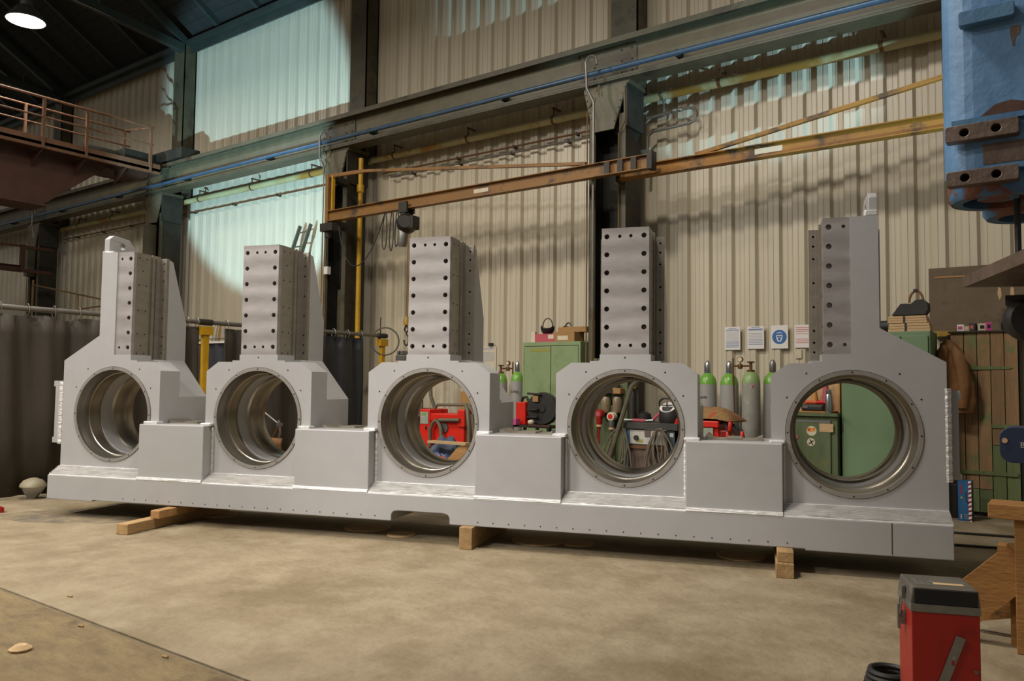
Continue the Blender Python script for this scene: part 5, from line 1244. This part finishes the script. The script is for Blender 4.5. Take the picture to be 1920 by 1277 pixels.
# drilling machine whose blue spindle heads hang in at upper right
DY = 4.75
dx0 = at(1761, 200, DY).x
zb1 = at(1830, 366, DY).z
dm_ = thing('drilling_machine', 'blue painted drilling machine head with bolted clamp bars at upper right', 'drilling machine', (dx0+1.05, DY+.35, 0))
ox_, oy_ = dx0-(dx0+1.05), -.35
def D(px, py, y=DY): p = at(px, py, y); return (p.x-(dx0+1.05), p.y-(DY+.35), p.z)
MB().cyl((0.15, .2, 0), (0.15, .2, 4.6), .22, n=28).build('column', 'dark_steel', dm_)
MB().cyl((0.15, .2, 0), (0.15, .2, .12), .45, n=28).build('base_plate', 'dark_steel', dm_)
# head casting: rounded block with a cylindrical quill below
zt1 = zb1+1.35
sec = rrect(ox_, ox_+.78, oy_, oy_+.52, .16, 6)
MB().prism(sec, zt1-(zb1+.12), o=(0, 0, zb1+.12), u=(1, 0, 0), v=(0, 1, 0), wv=(0, 0, 1)).build('head_casting', 'bluepaint', dm_, bevel=.012)
qx, qy = ox_+.245, oy_+.245
MB().lathe([(.235, .14), (.24, .10), (.24, .02), (.225, 0), (.17, 0), (.17, .06), (.10, .06), (.10, .02), (0, .02)], (qx, qy, zb1), n=36, flip=True).build('quill_flange', 'bluepaint2', dm_)
MB().lathe([(.168, .055), (0, .055)], (qx, qy, zb1), n=30).build('quill_recess', 'hole', dm_)
q2x, q2y = qx+.10, oy_+.62
zb2 = zb1-.03
MB().lathe([(.21, 1.0), (.21, .03), (.19, 0), (.13, 0), (.13, .05), (0, .05)], (q2x, q2y, zb2), n=32, flip=True).build('second_quill', 'bluepaint2', dm_)
def clampbar(p0, p1, name, m, holes=True, proud=.07):
    x0, x1, z0, z1 = R(p0[0], p0[1], p1[0], p1[1], DY-.03)
    bx_ = dx0+1.05
    hl = [circ(x0-bx_+(x1-x0)*f, (z0+z1)/2, .022, 14) for f in (.27, .70)] if holes else []
    o = MB().prism(rrect(x0-bx_, x1-bx_, z0, z1, .012, 2), proud, hl, o=(0, oy_-proud, 0)).build(name, m, dm_, bevel=.004)
    if holes: MB().box(x0-bx_+.02, x1-bx_-.02, oy_-.004, oy_-.002, z0+.01, z1-.01).build('hole_bottom', 'hole', o)
zc = lambda py: at(1840, py, DY).z
clampbar((1773, 232), (1912, 262), 'clamp_bar', 'worn_steel')
clampbar((1775, 318), (1912, 346), 'clamp_bar', 'worn_steel')
clampbar((1797, 15), (1903, 42), 'top_ledge', 'bluepaint2', False, .06)
MB().box(ox_+.20, ox_+.52, oy_-.004, oy_+.0, zc(310), zc(272)).build('bare_patch', 'worn_steel', dm_)
MB().box(ox_+.06, ox_+.53, oy_-.03, oy_+.0, zc(232), zc(222)).build('worn_ledge', 'bluepaint2', dm_)
pm = [(0, 0), (.05, .02), (.12, .075), (.19, .085), (.27, .06), (.29, .03), (.22, .02), (.13, .0)]
MB().prism([(ox_+.14+x, zc(226)+z) for x, z in pm], -.002, o=(0, oy_, 0)).build('primer_patch', 'rust', dm_)
MB().prism([(ox_+.33+x*.5, zc(100)+z*.8) for x, z in ((0, .12), (.03, .14), (.10, .13), (.09, .08), (.05, .06), (.04, .0), (.02, .01))][::-1], -.002, o=(0, oy_, 0)).build('bare_patch', 'worn_steel', dm_)
# dark table plate above eye height, hand wheel and navy motor case
bx_, by_ = dx0+1.05, DY+.35
A_, B_, C_ = dep(1806, 539, 4.2), dep(1921, 489, 3.36), dep(1990, 540, 4.1)
pl_ = [(p.x-bx_, p.y-by_) for p in (A_, B_, B_+(C_-A_)*2, C_+(C_-A_)*1.5)]
MB().prism(pl_, .06, o=(0, 0, A_.z), u=(1, 0, 0), v=(0, 1, 0), wv=(0, 0, 1)).build('table_plate', 'worn_steel', dm_)
p = dep(1908, 415, 4.3)
MB().tube([(p.x-bx_, p.y-by_, p.z+.4), (p.x-bx_, p.y-by_, A_.z+.05)], .016, 8).build('black_cable', 'black', dm_)
p = dep(1925, 600, 4.0)
MB().lathe([(0, -.04), (.09, -.04), (.105, -.02), (.105, .02), (.09, .04), (0, .04)], (p.x-bx_, p.y-by_, p.z), (.45, -.9, 0), 30).build('hand_wheel', 'black', dm_)
MB().box(p.x-bx_-.09, p.x-bx_+.25, p.y-by_, p.y-by_+.2, p.z+.08, p.z+.13).bar((p.x-bx_+.03, p.y-by_+.06, p.z), (0.15, .2, p.z), .07, .07).build('wheel_arm', 'black', dm_)
x0, x1, z0, z1 = R(1874, 802, 1990, 870, 4.35)
cs_ = MB().prism(rrect(x0-bx_, x1-bx_, z0, z1, .05, 4), .2, o=(0, 4.35-by_, 0)).build('motor_case', 'navy', dm_, bevel=.01)
q = at(1916, 835, 4.35)
text('case_mark', 'B', .035, 'panel_white', cs_, (q.x-bx_+.003, 4.35-by_-.002, q.z), FRONT)
q = at(1884, 826, 4.35); MB().cyl((q.x-bx_, 4.345-by_, q.z), (q.x-bx_, 4.352-by_, q.z), .012, n=12).build('bright_button', 'card_light', cs_)
MB().box(x1-bx_-.1, .2, 4.45-by_, .2, z0+.03, z1-.03).build('case_arm', 'black', dm_)

# ------------------------------------------------------------------ bits on the floor and by the wall
x0, x1, z0, z1 = R(741, 660, 763, 676, 9.4)
vz = thing('bench_vise', 'small grey vise on a pedestal behind the third stand', 'vise', ((x0+x1)/2, 9.4, 0))
MB().cyl((0, .05, 0), (0, .05, z0), .05, n=12).cyl((0, .05, 0), (0, .05, .03), .2, n=18).build('pedestal', 'dark_steel', vz)
MB().box(-.1, .1, -.03, .14, z0, z0+.09).box(-.07, -.03, -.03, .14, z0+.09, z0+.16).box(.0, .05, -.03, .14, z0+.09, z0+.16).build('jaws', 'galv', vz, bevel=.01)
for k, (px_, py_, r_) in enumerate(((690, 990, .22), (752, 1003, .13), (1010, 1014, .24), (1085, 1020, .14), (412, 966, .18), (1390, 1043, .2))):
    p = fl(px_, py_)
    tag(MB().lathe([(0, .012), (r_, .012), (r_, 0), (0, 0)], n=26, flip=True).build('steel_offcut', 'card_light', None, (p.x, p.y, .0)), ('round pale offcut disc on the floor left of the middle timber', 'smaller round offcut disc just left of the middle timber', 'round pale offcut disc on the floor right of the middle timber', 'small offcut disc under the fourth stand', 'round offcut disc right of the left timbers', 'pale offcut disc left of the right timber pair')[k], 'disc', 'offcut discs under the frame')
for px_, py_, lab in ((150, 1176, 'tan cigarette end on the old concrete near the joint'), (308, 1234, 'tan cigarette end beside the joint strip'), (130, 1120, 'pale chip on the concrete at left')):
    p = fl(px_, py_)
    tag(MB().cyl((-.018, 0, .006), (.018, .008, .006), .006, n=8).build('cigarette_end', 'timber', None, (p.x, p.y, 0)), lab, 'litter', 'litter on the floor')
p = fl(38, 1220); rr = random.Random(3)
tag(MB().lathe([(0, 0), (.05, 0), (.055, .012), (.03, .03), (.012, .026), (0, .034)], n=9).build('paper_scrap', 'card_light', None, (p.x, p.y, 0)), 'crumpled pale paper scrap on the floor at lower left', 'litter')
for k, (ya, yb_) in enumerate(((7.9, 8.5), (8.6, 8.9))):
    tag(MB().tube(bez((-1.3, ya, .014), (-.7, ya+.1, .014), (-.3, ya+.3, .014), (.6, yb_, .014)), .012, 6).build('floor_cable', 'black'), ('dark cable on the floor behind the trestle, nearer one', 'dark cable on the floor behind the trestle, farther one')[k], 'cable', 'cables on the floor at right')
p = fl(150, 968)
rr = random.Random(12); pts = [((.75+.18*rr.random())*math.cos(a)*(1.0), (.34+.10*rr.random())*math.sin(a)) for a in [2*PI*k/28 for k in range(28)]]
o = tag(MB().prism(pts, .0015, o=(0, 0, 0), u=(1, 0, 0), v=(0, 1, 0), wv=(0, 0, 1)).build('oil_stain', 'stain', None, (p.x, p.y, .0)), 'dull grey oil stain on the concrete at the left end of the frame', 'stain'); o.rotation_euler = (0, 0, .6)
